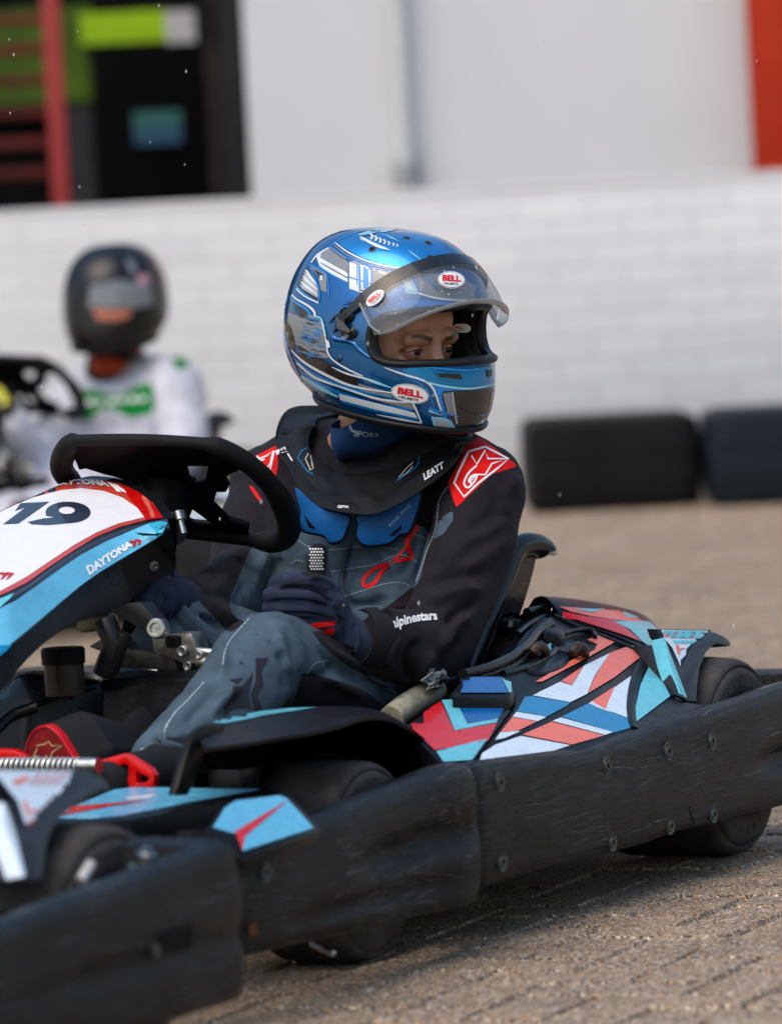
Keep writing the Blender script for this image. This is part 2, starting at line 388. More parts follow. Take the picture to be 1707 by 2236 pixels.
bpart(rect(MB(),175,25,362,92,SD,.04,LIME),'green_board',sh); bpart(rect(MB(),-160,20,205,228,SD+.05,.04,OLV),'green_board',sh)
bpart(rect(MB(),362,22,425,92,SD,.04,mat('pale_grey_board',(.42,.41,.43),.6)),'grey_board',sh)
bpart(rect(MB(),208,95,452,600,SD-.02,.06,mat('black_door',(.002,.002,.0025),.8,spec=.05),.0),'door',sh,bev=.004)
nm=bpy.data.materials.new('teal_notice'); nm.use_nodes=True; n=N(nm)
gz=n.new('SeparateXYZ'); n.L(n.new('TexCoord').outputs['Generated'],gz.inputs[0])
n.L(n.mix(n.ramp(gz.outputs[2],.3,.8),(.004,.05,.11),(.012,.10,.085)),n.n['Principled BSDF'].inputs['Base Color'])
bpart(rect(MB(),292,242,396,314,SD-.04,.012,nm),'notice',sh,fixn=True)
b=MB(); TIM=mat('weathered_dark_timber',(.022,.018,.018),.8,spec=.1,var=.5,vs=5,aniso=(1,1,.2),bump=.8,bs=30)
rect(b,455,-40,492,600,20.4,.14,TIM,0); rect(b,492,-40,545,600,20.3,.1,mat('charcoal_cladding',(.014,.016,.019),.7,spec=.15,var=.3,vs=4),0); bpart(b,'timber_post',sh,bev=.004)
bpart(rect(MB(),140,230,210,600,SD+.02,.1,mat('dark_grey_cladding',(.022,.022,.026),.7,var=.4,vs=5),0),'side_cladding',sh)
# red steel rack
rk=empty('red_steel_rack',Matrix.Translation((-2.2,20.2,0)),'faded red steel rack with tall upright and horizontal rungs in front of the dark shed','rack')
RP=mat('faded_red_steel',srgb(152,50,50),.55,var=.12,vs=8); RD=mat('rusty_red_rung',srgb(88,28,22),.6,var=.35,vs=5)
b=MB(); rect(b,106,-60,142,600,20.2,.06,RP,0); bpart(b,'upright',rk,bev=.004)
for y in (52,118,186,256,322,388):
    b=MB(); rect(b,-400,y-11,104,y+11,20.24,.04,RD); bpart(b,'rung',rk,bev=.004)
# ---- black barrier blocks
BK=mat('black_barrier_rubber',(.008,.008,.009),.6,spec=.15,var=.25,vs=4,bump=.3,bs=60); BK2=mat('blue_black_barrier_rubber',(.011,.016,.023),.6,spec=.15,var=.2,vs=4,bump=.3,bs=60)
def block(px0,px1,pyt,pyb,d,m,rz,lab):
    p0=W(px0,pyb,d);p1=W(px1,pyb,d); hgt=W((px0+px1)/2,pyt,d).z; wd=(p1.x-p0.x)/2; dp=.28
    b=MB(); rows=[]
    for z,s in ((0,.93),(.02,.985),(.06,1),(hgt*.5,1.005),(hgt-.05,1),(hgt-.015,.985),(hgt,.9)):
        ring=[]
        for k in range(48):
            t=2*math.pi*k/48; c_,s_=math.cos(t),math.sin(t); e=.22
            ring.append((abs(c_)**e*(1 if c_>0 else -1)*wd*s,abs(s_)**e*(1 if s_>0 else -1)*dp*(1-(1-s)*.8),z))
        rows.append(ring)
    b.grid(rows,m,close_u=True,cap=True)
    for zz in (hgt*.33,hgt*.66):   # moulded grooves
        b.tube([(-wd*.9,-dp*1.0,zz),(wd*.9,-dp*1.0,zz)],.006,m,8)
    o=b.build('barrier_block',label=lab,cat='barrier block',group='black barrier blocks along the wall'); o.matrix_world=Matrix.Translation(((p0.x+p1.x)/2,d+dp,0))@Matrix.Rotation(rz,4,'Z')
    return o
block(1152,1535,912,1103,17.45,BK,R(1.5),'black rubber barrier block at the wall base, wholly in view beside the driver\'s shoulder')
block(1552,2050,888,1085,17.3,BK2,R(0),'blue black rubber barrier block cut off by the right edge of the photo')
# ================= MAIN KART =================
def lin(x,tab):
    xs=[t[0] for t in tab]; ys=[t[1] for t in tab]; return float(np.interp(x,xs,ys))
kart=empty('go_kart',MK,'pale blue, white and red rental kart numbered 19, carrying the blue helmeted driver','kart')
PA=lambda x,y,dz=0:P(x,y,pl=(0,.5,1,.545+dz))       # sloping top plane of the side pod
def bumper(name,par,path,top,bot,m,groove=None,thick=.05,n_f=90,hole=None,amp=.004,seed=1,closed_ends=True,bulge=None,cen=(.7,0)):
    """plastic bumper swept along a plan path of (f,l) points; top/bot are height tables along the path length"""
    pts=cr(path,12); pts=[Vector(p) for p in pts]; s=[0]
    for i in range(1,len(pts)): s.append(s[-1]+(pts[i]-pts[i-1]).length)
    T=s[-1]; N_=int(T/.012); P2=[]
    for k in range(N_+1):
        q=T*k/N_; i=min(range(len(s)-1),key=lambda i:0 if s[i]<=q<=s[i+1] else 1); a=(q-s[i])/max(1e-6,s[i+1]-s[i]); P2.append((q,pts[i].lerp(pts[i+1],min(1,a))))
    rows=[]; rr=random.Random(seed)
    from mathutils import noise as nz
    for k,(q,p) in enumerate(P2):
        a=P2[max(0,k-1)][1]; b_=P2[min(N_,k+1)][1]; t=(b_-a).normalized(); nn=Vector((t.y,-t.x))
        if nn.dot(p-Vector(cen))<0: nn=-nn
        tp=lin(q,top); bt=lin(q,bot); H_=tp-bt; ring=[]
        prof=[(-thick,-.02),(-thick+.004,.0),(-thick*.6,.004),(-.014,.006),(-.004,.0),(0,-.012)]+[(0,None,z) for z in np.linspace(.9,.1,15)]+[(0,-1,.012),(-.004,-1,.0),(-.014,-1,-.004),(-thick,-1,.0),(-thick,-1,.02)]
        for c in prof:
            if len(c)==2: o_,z=c[0],tp+c[1]
            elif c[1] is None: o_,z=0,bt+H_*c[2]
            else: o_,z=c[0],bt+c[2]
            y=(z-bt)/H_
            if o_>-.01:
                o_+=.006*math.sin(math.pi*min(1,max(0,y)))
                if groove: 
                    g=groove(q,y); o_-=g
                if bulge: o_+=bulge(q)
                v=nz.noise(Vector((q*5,z*14,seed))); v2=nz.noise(Vector((q*22,z*40,seed+4)))
                o_+=amp*v+amp*.35*v2
            z+= .0025*nz.noise(Vector((q*7,seed,y*.5)))
            e=min(k,N_-k)
            if closed_ends and e<3: o_-= (.010,.004,.001)[e]*1.0; z+=(.5-y)*(.02,.008,.002)[e]
            ring.append((p.x+nn.x*o_,p.y+nn.y*o_,z))
        rows.append(ring)
    b=MB(); b.grid(rows,m,close_u=True,cap=closed_ends)
    o=b.build(name,par,sm=50); return o
def gs(x,a,b,w):   # smooth window
    f=lambda t:1/(1+math.exp(-t)) if abs(t)<50 else (0 if t<0 else 1)
    return f((x-a)/w)*f((b-x)/w)
# front bumper: starts beside the side pod (f=.985), runs forward, round the nose and to the other side
def grv_f(q,y):
    return .022*gs(q,.03,.30,.018)*math.exp(-((y-.52-.12*(.3-q))/.13)**2)+.010*gs(q,.10,.45,.03)*math.exp(-((y-.2)/.08)**2)
fb=bumper('front_bumper',kart,[(.985,.663),(1.1,.668),(1.35,.668),(1.6,.66),(1.72,.61),(1.78,.48),(1.80,0),(1.78,-.48),(1.70,-.62),(1.3,-.66),(.985,-.66)],
  [(0,.236),(.05,.236),(.4,.213),(.6,.209),(9,.21)],[(0,.070),(.06,.066),(.2,.074),(.6,.082),(9,.085)],SCUF,groove=grv_f,seed=3,amp=.0018,bulge=lambda q:.010*gs(q,-.2,.10,.02))
def grv_r(q,y):
    g=.024*gs(q,.90,9,.03)*math.exp(-((y-.42)/.10)**2)
    return g
rb=bumper('rear_bumper',kart,[(.975,.655),(.7,.66),(.3,.66),(-.1,.66),(-.21,.655),(-.25,.60),(-.25,.3),(-.25,-.3),(-.25,-.6),(-.21,-.655),(.1,-.66),(.975,-.66)],
  [(0,.226),(.05,.228),(.33,.213),(.7,.224),(.95,.232),(1.2,.236),(9,.236)],[(0,.080),(.2,.082),(.34,.078),(.62,.079),(.95,.074),(9,.075)],SCUF,groove=grv_r,seed=8,amp=.0018)
TB=bvh(fb,rb)
# screws set in dished washers
SCR=mat('worn_zinc_screw',(.10,.11,.105),.42,metal=.7,var=.3,vs=80); HOL=mat('black_recess',(.003,.003,.003),.8,var=0)
for (x,y) in [Rc(p) for p in ((488,830),(497,1168),(941,760),(963,1085),(1200,698),(1208,1015),(1385,655),(1391,965))]+[Nc((1392,972))]:
    h=cast(TB,x,y,MK,MKI)
    if not h: continue
    c,n=h; n=Vector((0,1,0))*.9+n*.1; n.normalize(); b=MB()
    b.lathe(c-n*.003,n,[(0,.0125),(.0038,.0125),(.0045,.0118),(.0032,.0085),(.0032,.0083),(.0046,.0078),(.0048,.0035)],SCR,28)
    b.lathe(c-n*.003,n,[(.0048,.0036),(.0035,.0030),(.0035,.0002)],HOL,6); b.build('screw',kart)
h=cast(TB,*Nc((1325,1275)),MK,MKI); b=MB(); b.box(h[0]-Vector((.008,.003,.008)),h[0]+Vector((.008,.004,.008)),mat('rusty_nut',(.10,.035,.012),.8,var=.5,vs=90)); b.build('rusty_clip',kart,bev=.002)
# crack in the pod bumper
decal(rb,TB,[Rc(p) for p in ((1288,905),(1295,960),(1310,1000),(1320,1048),(1312,1048),(1303,1002),(1289,965))],HOL,.0006,4)
# scrapes down to pale plastic
SCRP=mat('pale_scrape',(.17,.185,.20),.5,var=.6,vs=60); rs=random.Random(5)
def scrape(cx,cy,ln,n_,tree=None,ob=None,sp=30,ang=-.28,wmax=1.8,mm=None):
    for _ in range(int(n_*.34)):
        x=cx+rs.gauss(0,sp); y=cy+rs.gauss(0,sp*.45); l_=ln*rs.uniform(.3,1.9); a=ang+rs.gauss(0,.16); k=4
        pts=[(x+l_*t*math.cos(a)+rs.uniform(-1,1),y+l_*t*math.sin(a)+rs.uniform(-1.6,1.6)) for t in [i/k for i in range(k+1)]]
        wd=[.25]+[rs.uniform(.4,wmax) for _ in range(k-1)]+[.25]
        for o_ in (ob,) if ob else (fb,rb):
            tr=tree or {fb:TF,rb:TR}[o_]
            decal(o_,tr,seg(pts,wd),mm or SCRP,.0005,9)
TF=bvh(fb); TR=bvh(rb)
for c in ((1360,1683,34,9,TR,rb,40),(1250,1700,26,9,TR,rb,40),(1440,1650,30,9,TR,rb,50),(1480,1720,50,14,TR,rb,60),(1200,1780,60,14,TR,rb,60),(1290,1845,30,12,TR,rb,30),(1400,1820,34,10,TR,rb,40),(1540,1560,30,8,TR,rb,40),(1620,1690,40,12,TR,rb,35),(1660,1590,34,9,TR,rb,40),(1500,1800,30,8,TR,rb,40),
          (940,1790,34,8,TF,fb,40),(960,1700,26,7,TF,fb,30),(925,1965,34,12,TF,fb,26),(860,2000,30,8,TF,fb,36),(1010,1880,12,7,TF,fb,10),(760,1830,34,6,TF,fb,50),(985,1760,16,8,TF,fb,16),(800,1900,60,16,TF,fb,70),(700,1960,50,12,TF,fb,60)): scrape(*c)
# ---------------- wheels ----------------
def wheel(par,f,l,r,wd,name='wheel'):
    w_=bpy.data.objects.new(name,None); C.objects.link(w_); w_.parent=par; w_.location=(f,l,r)
    h=wd/2; pr=[(-h*.80,r*.52),(-h*.95,r*.62),(-h,r*.74),(-h*.97,r*.86),(-h*.88,r*.945),(-h*.74,r*.985),(-h*.4,r*.998),(0,r),(h*.5,r*.998),(h*.80,r*.985),(h*.90,r*.962),(h*.95,r*.925),(h*.945,r*.90),(h*.93,r*.893),(h*.95,r*.885),(h*.985,r*.86),(h,r*.80),(h*.985,r*.74),(h*.995,r*.72),(h*.96,r*.64),(h*.90,r*.56),(h*.80,r*.52)]
    b=MB(); b.lathe((0,0,0),(0,1,0),pr,RUB,64)
    for s_ in range(28):   # moulded sidewall marks
        a=2*math.pi*s_/28; rad=Vector((math.cos(a),0,math.sin(a)))
        b.tube([rad*r*.80+Vector((0,h*.985,0)),rad*r*.70+Vector((0,h*.99,0))],.0012,RUB,5)
    b.build('tyre',w_,sm=60)
    b=MB(); b.lathe((0,0,0),(0,1,0),[(-h*.82,r*.525),(-h*.80,r*.50),(-h*.3,r*.44),(h*.1,r*.44),(h*.1,.03),(h*.5,.028),(h*.55,.022),(h*.55,.001)],mat('wheel_rim_alloy',(.14,.14,.14),.45,metal=.9,var=.3),40)
    b.lathe((0,0,0),(0,1,0),[(h*.1,r*.44),(h*.78,r*.50),(h*.83,r*.53)],mat('wheel_rim_alloy',(.14,.14,.14),.45),40)
    b.build('rim',w_); return w_
wheel(kart,0,.50,.14,.20); wheel(kart,0,-.48,.14,.20); wheel(kart,1.07,.50,.125,.132); wheel(kart,1.07,-.5,.125,.132)
# ---------------- chassis tubes and floor ----------------
b=MB(); TUBEM=mat('chassis_black_paint',(.012,.012,.013),.35,var=.3)
for s_ in (1,-1): b.tube(cr([(1.62,.28*s_,.07),(1.2,.30*s_,.07),(.9,.34*s_,.07),(.3,.33*s_,.07),(-.15,.34*s_,.08)],6),.015,TUBEM)
for f in (1.55,1.1,.62,.25,-.1): b.tube([(f,-.33,.07),(f,.33,.07)],.014,TUBEM)
b.tube([(0,-.48,.14),(0,.48,.14)],.02,STEEL,20); b.box((-.1,-.33,.05),(1.68,.33,.056),TUBEM); b.box((.16,.33,.088),(.96,.61,.094),TUBEM); b.box((.16,-.61,.088),(.96,-.33,.094),TUBEM)  # side plates added under the pods, out of view, to deepen the ground shadow
b.tube([(1.07,.30,.1),(1.07,.46,.12)],.012,TUBEM); b.tube([(1.1,-.2,.1),(1.12,.42,.11)],.008,STEEL)
for y in (.655,-.655):
    b.tube([(.75,.33 if y>0 else -.33,.07),(.75,y*.93,.12)],.012,TUBEM); b.tube([(.15,.33 if y>0 else -.33,.07),(.15,y*.93,.12)],.012,TUBEM)
b.build('chassis',kart)
b=MB(); b.lathe((1.35,.62,.062),(.35,.9,-.25),[(0,.004),(.04,.004),(.042,.0005)],STEEL,10); b.build('hanging_bolt',kart)
# ---------------- side pod ----------------
def slab(pts,dn,m,fn=PA,name='part',bev=.005,mb=None,sp=0):
    q=cr(pts,sp,True) if sp else pts
    b=mb or MB(); b.prism([fn(*p) for p in q],Vector((0,0,-dn)),m)
    return b if mb else b.build(name,kart,bev=bev)
pod=slab([Rc(p) for p in ((368,748),(430,783),(800,700),(1060,628),(1230,585),(1380,530),(1360,500),(1250,482),(1160,298),(1120,278),(1040,240),(900,195),(740,118),(660,128),(590,190),(520,290),(440,330),(340,372),(270,455),(285,478),(545,478),(545,505))],.10,BLK,name='side_pod',bev=.006)
fpn=slab([Rc(p) for p in ((84,592),(238,478),(545,480),(548,505),(375,742),(340,745),(240,752),(190,705))],.09,BLK,fn=lambda x,y:PA(x,y,-.004),name='pod_front_panel',bev=.004)
rdg=slab([Rc(p) for p in ((283,470),(288,440),(325,382),(350,374),(520,382),(540,400),(548,440),(540,464),(520,472))],.05,BLK,fn=lambda x,y:PA(x,y,.012),name='pod_ridge',bev=.006)
# engine cover dome
lo=cr([Rc(p) for p in ((735,120),(830,165),(990,222),(1110,275),(1168,296))],6); hi=cr([Rc(p) for p in ((600,108),(720,86),(900,95),(1090,140),(1176,250))],6)
rows=[]
for t in np.linspace(0,1,14):
    row=[]
    for a,c in zip(lo,hi):
        p0=PA(*a,.0); p1=P(*c,l=.30); 
        if t==0: row.append(p0); continue
        p=p0.lerp(p1,t); p+=Vector((.0,.0,1))*(.022*math.sin(math.pi*t)); row.append(p)
    rows.append(row)
last=rows[-1]; rows.append([p+Vector((-.03,-.04,-.02)) for p in last]); rows.append([p+Vector((-.05,-.07,-.16)) for p in last])
b=MB(); b.grid(rows,BLK); dome=b.build('engine_cover',kart,solid=.004,off=0,sm=60)
# raised black ribs between the pod panels
b=MB()
def rib(pts,w0,w1,h=.006,fn=PA,m=BLK,mb=b):
    q=cr(pts,5); n=len(q); mb.tube([fn(*p)+Vector((0,0,h*.2)) for p in q],[((h*.3),1.3*(w0+(w1-w0)*i/(n-1))) for i in range(n)],m,10,sq=(0,.45,.9))
# rib([Rc(p) for p in ((462,652),(640,560),(860,455),(1040,345),(1108,296))],.0025,.008)
# rib([Rc(p) for p in ((560,440),(680,398),(760,350),(880,290),(985,240),(1040,232))],.009,.005,.009)
rib([Rc(p) for p in ((1108,296),(1060,400),(1042,500),(1046,570),(1058,606))],.0055,.005,.007)
# rib([Rc(p) for p in ((550,500),(470,600),(395,725))],.006,.006,.008)
rib([Rc(p) for p in ((1150,300),(1190,380),(1240,478))],.008,.010,.01)
rib([Rc(p) for p in ((720,128),(830,180),(960,232),(1100,290))],.005,.005,.008)
b.build('pod_rib',kart,sm=60)
# well with cups and handles in the middle of the pod
CUP=mat('cup_black',(.006,.006,.007),.35,var=.2)
b=MB()
def bowl(c,rx,ry,rot,dep,m,fn=PA,rim=.006):
    o_=oval(c[0],c[1],rx,ry,rot,32); top=[fn(*p) for p in o_]; cc=fn(*c)
    # dished ring standing just proud, floor below
    rows=[[cc+(p-cc)*1.08+Vector((0,0,.001)) for p in top],[cc+(p-cc)*1.0+Vector((0,0,.004)) for p in top],[cc+(p-cc)*.92+Vector((0,0,.002)) for p in top],[cc+(p-cc)*.90+Vector((0,0,.0012)) for p in top],[cc+(p-cc)*.01+Vector((0,0,.0012)) for p in top]]
    b.grid(rows[:3],BLK,close_u=True); b.grid(rows[2:],m,close_u=True)
bowl(Rc((798,262)),47,15,.02,.02,CUP); bowl(Rc((690,335)),46,19,-.25,.02,CUP)
BRN=mat('brown_worn_handle',(.055,.035,.028),.4,var=.4,vs=60)
for (u,v) in ((822,285),(655,285)):
    b.tube(cr([PA(*Rc((u-22,v+8)),.002),PA(*Rc((u-20,v-18)),.016),PA(*Rc((u+2,v-30)),.02),PA(*Rc((u+22,v-16)),.016),PA(*Rc((u+24,v+8)),.002)],5),.0065,BRN,10)
b.build('pod_recess',kart)
# hoses, latch block and cover fittings behind the pod
b=MB()
def hose(pts,r,m=WETB,off=.01,fn=None): b.tube(cr([(fn or PA)(*Rc(p),off) for p in pts],6),r*.45,m,10)
hose(((330,372),(440,345),(540,300),(610,240),(650,190),(700,160)),.016); hose(((390,385),(520,350),(600,300),(660,240),(720,200)),.012,off=.0)
hose(((500,372),(600,345),(690,300),(720,270)),.012,off=.0); hose(((600,110),(680,96),(735,120)),.014,off=-.01)
hose(((560,205),(610,165),(680,130),(740,120)),.012,off=-.012)
hose(((735,212),(800,190),(870,186),(890,215)),.0075,off=.006); hose(((745,200),(900,196)),.011,off=-.006)
b.build('hose',kart,sm=60)
b=MB(); b.prism([PA(*Rc(p),.014) for p in ((660,165),(755,175),(762,205),(740,215),(668,196))],(0,0,-.03),BLK); b.build('latch_block',kart,bev=.005)
b=MB(); b.prism([P(*Rc(p),l=.33) for p in ((770,88),(870,92),(868,100),(775,98))],(0,-.02,0),WETB); b.tube([P(*Rc((790,88)),l=.33),P(*Rc((850,86)),l=.33)],.004,WETB); b.build('cover_latch',kart,bev=.002)
b=MB(); b.prism([PA(*Rc(p),-.05) for p in ((450,350),(560,200),(760,105),(900,180),(760,300),(560,400))],(0,0,-.03),DARK); b.build('pod_well_floor',kart)
# --- stickers
TP=bvh(pod); TFP=bvh(fpn); TRG=bvh(rdg); TD=bvh(dome)
SC=[0]
def st(o,t,pts,m,c=Pc,off=.0009,res=14): SC[0]+=1; off+=SC[0]*4e-5; decal(o,t,[c(p) for p in pts],m,off,res)
# lower strip below rib
st(pod,TP,((-90,1135),(-75,1090),(0,1040),(150,988),(440,1042),(300,1088),(60,1118)),ICE)
st(pod,TP,((160,980),(330,905),(640,985),(450,1038)),CORAL)
st(pod,TP,((335,900),(385,880),(690,965),(645,982)),ICE)
st(pod,TP,((390,875),(545,798),(790,890),(792,940),(700,968)),MBLUE)
st(pod,TP,((550,795),(700,700),(568,790),(640,832),(790,885),(780,830),(790,760),(800,720),(830,640),(800,650),(705,700)),ICE)
st(pod,TP,((645,832),(788,887),(785,790),(800,715),(835,640),(790,640),(705,700)),ICE)
st(pod,TP,((565,787),(700,698),(645,832)),CORAL)
st(pod,TP,((548,797),(567,787),(640,830),(700,858),(600,822)),ICE)
# upper strip above rib
st(pod,TP,((0,1012),(30,968),(150,960),(60,1000)),ICE); st(pod,TP,((32,965),(100,880),(245,905),(130,960)),CORAL)
st(pod,TP,((102,876),(125,848),(300,878),(250,903)),ICE); st(pod,TP,((128,845),(175,760),(215,757),(440,795),(420,812),(302,876)),MBLUE)
st(pod,TP,((220,752),(380,672),(450,695),(520,578),(670,505),(580,640),(540,742),(440,792)),ICE)
st(pod,TP,((385,668),(515,580),(450,692)),CORAL)
st(pod,TP,((545,738),(585,640),(672,503),(785,462),(845,530),(700,645)),CORAL)
st(pod,TP,((790,460),(810,445),(895,490),(848,528)),ICE)
# band above the dark ridge
st(pod,TP,((235,672),(290,640),(430,555),(560,490),(600,455),(540,425),(600,405),(680,402),(718,418),(700,440),(560,520),(420,595),(275,672)),CORAL)
st(pod,TP,((288,500),(290,470),(340,432),(385,425),(340,460),(330,490)),CYAN); st(pod,TP,((590,398),(700,398),(712,410),(600,406)),ICE)
# triangular facet and rear strip
st(pod,TP,((930,518),(1032,750),(815,915),(812,860),(850,690)),CYAN); 
st(pod,TP,((722,400),(840,440),(832,446),(725,408)),CYAN)
# front panel
st(fpn,TFP,((95,590),(235,492),(292,618),(472,585),(432,660),(210,700)),RED,Rc); st(fpn,TFP,((215,705),(430,650),(365,740),(245,748)),CYAN,Rc)
st(fpn,TFP,((240,488),(295,484),(348,588),(478,565),(470,582),(294,616)),CYAN,Rc); st(fpn,TFP,((298,484),(525,484),(480,563),(348,586)),DBLUE,Rc)
st(rdg,TRG,((288,456),(330,390),(488,390),(520,456)),DBLUE,Rc); st(rdg,TRG,((492,390),(520,392),(530,410),(533,450),(523,456)),CYAN,Rc)
# dome
st(dome,TD,((395,262),(530,290),(700,315),(780,370),(860,440),(740,395),(400,285)),RED); st(dome,TD,((370,232),(540,245),(720,258),(890,328),(700,312),(560,290),(440,262)),CORAL)
st(dome,TD,((690,318),(895,320),(985,395),(990,415),(905,470),(865,442),(785,365)),CYAN,res=8); st(dome,TD,((460,250),(640,248),(560,268)),CYAN,off=.0012)
st(dome,TD,((770,300),(840,300),(780,275),(740,262)),CYAN,off=.0012); st(dome,TD,((905,470),(990,412),(995,505),(940,488)),CORAL,off=.0012); st(dome,TD,((925,462),(962,430),(966,470),(945,482)),ICE,off=.0015)
# ---------------- rear fender over the wheel ----------------
PF=lambda x,y:P(x,y,pl=(0,1,.9,.60+.9*.25))
def fender(par,c,frame,panel,stripe,hatch,fn,name='rear_fender',dep=.06,sm_=None):
    FGR=mat('toplit_black_fender',(.022,.023,.027),.4,var=.2,drops=150)  # black plastic painted lighter where its upward face catches the sky
    b=MB(); b.prism([fn(*c(p)) for p in frame],Vector((-.02,-dep,-.004)),FGR); o=b.build(name,par,bev=.006)
    pcx=sum(p[0] for p in panel)/len(panel); pcy=sum(p[1] for p in panel)/len(panel)
    b=MB(); b.prism([fn(*c((pcx+(p[0]-pcx)*1.06,pcy+(p[1]-pcy)*1.06)))+Vector((0,-.004,0)) for p in panel],Vector((-.01,-.02,0)),BLK)
    tr=None; o2=b.build('fender_panel',par); t=bvh(o2)
    decal(o2,t,[c(p) for p in panel],ICE,.0008,12)
    for poly,m in hatch: decal(o2,t,[c(p) for p in poly],m,.0014,10)
    b=MB(); b.prism([fn(*c(p))+Vector((0,.002,0)) for p in stripe],Vector((0,-.02,-.004)),sm_ or CYAN); b.build('fender_stripe',par,bev=.002)
    return o
HT=[(((1190,190),(1380,192),(1330,225),(1210,222),(1165,196)),CYAN),(((1215,232),(1322,232),(1300,246),(1222,244)),CYAN),(((1170,205),(1210,198),(1190,222)),CORAL)]
for i in range(4):
    x=1222+i*38
    for (y,dx) in ((196,0),(212,-8)): HT.append((((x+dx,y),(x+dx+20,y),(x+dx+12,y+11),(x+dx-8,y+11)),CORAL))
HT+= [(((1228,250),(1240,250),(1248,292),(1236,288)),CORAL),(((1240,268),(1268,262),(1266,268),(1242,275)),CORAL),(((1242,300),(1272,296),(1270,302),(1244,306)),CORAL),(((1252,316),(1268,314),(1262,344),(1254,344)),CORAL)]
fender(kart,Rc,((1386,192),(1430,208),(1462,232),(1470,250),(1452,256),(1404,244),(1362,282),(1336,345),(1325,420),(1322,490),(1238,485),(1205,330),(1185,240),(1250,345),(1262,348),(1290,280),(1310,250)),
  ((1168,187),(1386,190),(1305,255),(1285,285),(1262,347),(1252,347),(1214,262),(1180,222)),((1172,216),(1182,222),(1210,300),(1274,466),(1270,478),(1252,482),(1200,330)),HT,PF)
# ---------------- front wheel arch (black) ----------------
co=[Fc(p) for p in ((118,330),(200,322),(330,305),(460,282),(640,252),(820,210),(930,172),(1060,168),(1180,222),(1290,312),(1368,420))]
ci=[Fc(p) for p in ((40,300),(100,212),(220,178),(400,140),(560,118),(700,110),(830,118),(940,140),(1020,165),(1120,205),(1300,380))]
co=cr(co,4);ci=cr(ci,4)
rows=[[P(*p,l=.40) for p in ci]]
for t in (.12,.3,.5,.7,.88,1): rows.append([P(*c,l=.40).lerp(P(*a,l=.565),t)+Vector((0,0,.006*math.sin(math.pi*t))) for c,a in zip(ci,co)])
b=MB(); b.grid(rows,BLK); b.grid([[p+Vector((.0,0,0)) for p in rows[0]],[Vector((p.x,p.y-.005,.10)) for p in rows[0]]],DARK)
arch=b.build('front_fender',kart,solid=.005,off=0,sm=60)
decal(arch,bvh(arch),[Fc(p) for p in ((152,192),(215,166),(400,132),(560,114),(700,110),(620,124),(440,150),(290,182),(220,194))],CYAN,.001,6)
b=MB(); b.prism([P(*Fc(p),l=.50) for p in ((50,262),(112,205),(230,190),(190,300),(120,360),(60,500),(30,570),(-40,570))],(0,-.012,0),BLK); b.build('fender_strut',kart,bev=.003)
b=MB(); b.tube([P(*Fc((100,470)),f=1.17),P(*Fc((180,468)),f=1.17)],.013,STEEL,6); b.tube([P(*Fc((170,470)),f=1.17),P(*Fc((330,480)),f=1.16)],.016,mat('dirty_steel',(.12,.13,.12),.4,metal=.9,var=.5),14)
b.box(P(*Fc((240,560)),f=1.15),P(*Fc((360,420)),f=1.17)+Vector((.03,0,0)),TUBEM); b.prism([P(*Fc(p),f=1.19) for p in ((170,540),(190,450),(215,440),(230,540))],(-.01,0,0),mat('dirty_steel',(.12,.13,.12),.4)); b.build('stub_axle',kart,bev=.002)
# ---------------- nose panels ----------------
FLB=lambda x,y,dz=0:P(x,y,u=.235+dz)
nose=slab([Nc(p) for p in ((230,720),(325,640),(590,530),(700,515),(1400,530),(1490,548),(1400,575),(1060,620),(700,690),(560,702))],.05,BLK,fn=FLB,name='nose_panel',bev=.005)
TN=bvh(nose); decal(nose,TN,[Nc(p) for p in ((300,695),(345,650),(600,542),(700,530),(1372,541),(1060,598),(650,678),(480,696))],SKYB,.001,12)
decal(nose,TN,[Qc(p) for p in ((505,900),(575,822),(900,795),(1300,765),(980,812),(540,897))],RED,.0018,10)
decal(nose,TN,[Qc(p) for p in ((1080,745),(1150,730),(1300,712),(1370,725),(1300,745),(1120,760))],ICE,.0018,10)
FL2=lambda x,y,dz=0:P(x,y,pl=(0,.8,1,.224+.8*.656+dz))
n2=slab([Nc(p) for p in ((1070,752),(1150,635),(1220,582),(1470,552),(1535,575),(1685,742),(1275,892),(1170,805))],.018,BLK,fn=FL2,name='nose_corner_panel',bev=.005)
T2=bvh(n2); decal(n2,T2,[Nc(p) for p in ((1112,740),(1175,642),(1230,602),(1460,573),(1500,588),(1640,742),(1600,756),(1270,864),(1235,775))],SKYB,.001,12)
decal(n2,T2,[Nc(p) for p in ((1225,766),(1508,598),(1280,788),(1264,865),(1240,800))],RED,.0018,10)
slab([Nc(p) for p in ((500,700),(1060,618),(1230,588),(1160,650),(1100,750),(900,760),(600,720))],.04,BLK,fn=lambda x,y:P(x,y,u=.21),name='nose_side',bev=.004)
# ---------------- front number panel ----------------
def NP(x,y,dz=0): return P(x,y,pl=(.2,0,1,.534+.2*.8+dz))
top=[Wc(p) for p in ((905,575),(830,480),(760,430),(640,375),(500,350),(400,358),(250,410),(100,478),(0,520),(-250,640))]
red=[Wc(p) for p in ((905,575),(790,600),(640,640),(500,700),(380,770),(250,860),(150,935),(60,985),(-20,1015),(-300,1110))]
bnd=[Wc(p) for p in ((905,592),(800,625),(660,660),(520,715),(400,780),(260,870),(160,945),(60,1000),(-20,1040),(-300,1140))]
bl0=[Wc(p) for p in ((912,610),(890,655),(760,735),(620,820),(520,880),(400,970),(240,1110),(120,1215),(0,1310),(-220,1490))]
bot=[Wc(p) for p in ((925,640),(945,850),(830,910),(720,1005),(600,1085),(480,1110),(300,1200),(150,1330),(0,1510),(-180,1700))]
top,red,bnd,bl0,bot=[cr(q,6) for q in (top,red,bnd,bl0,bot)]
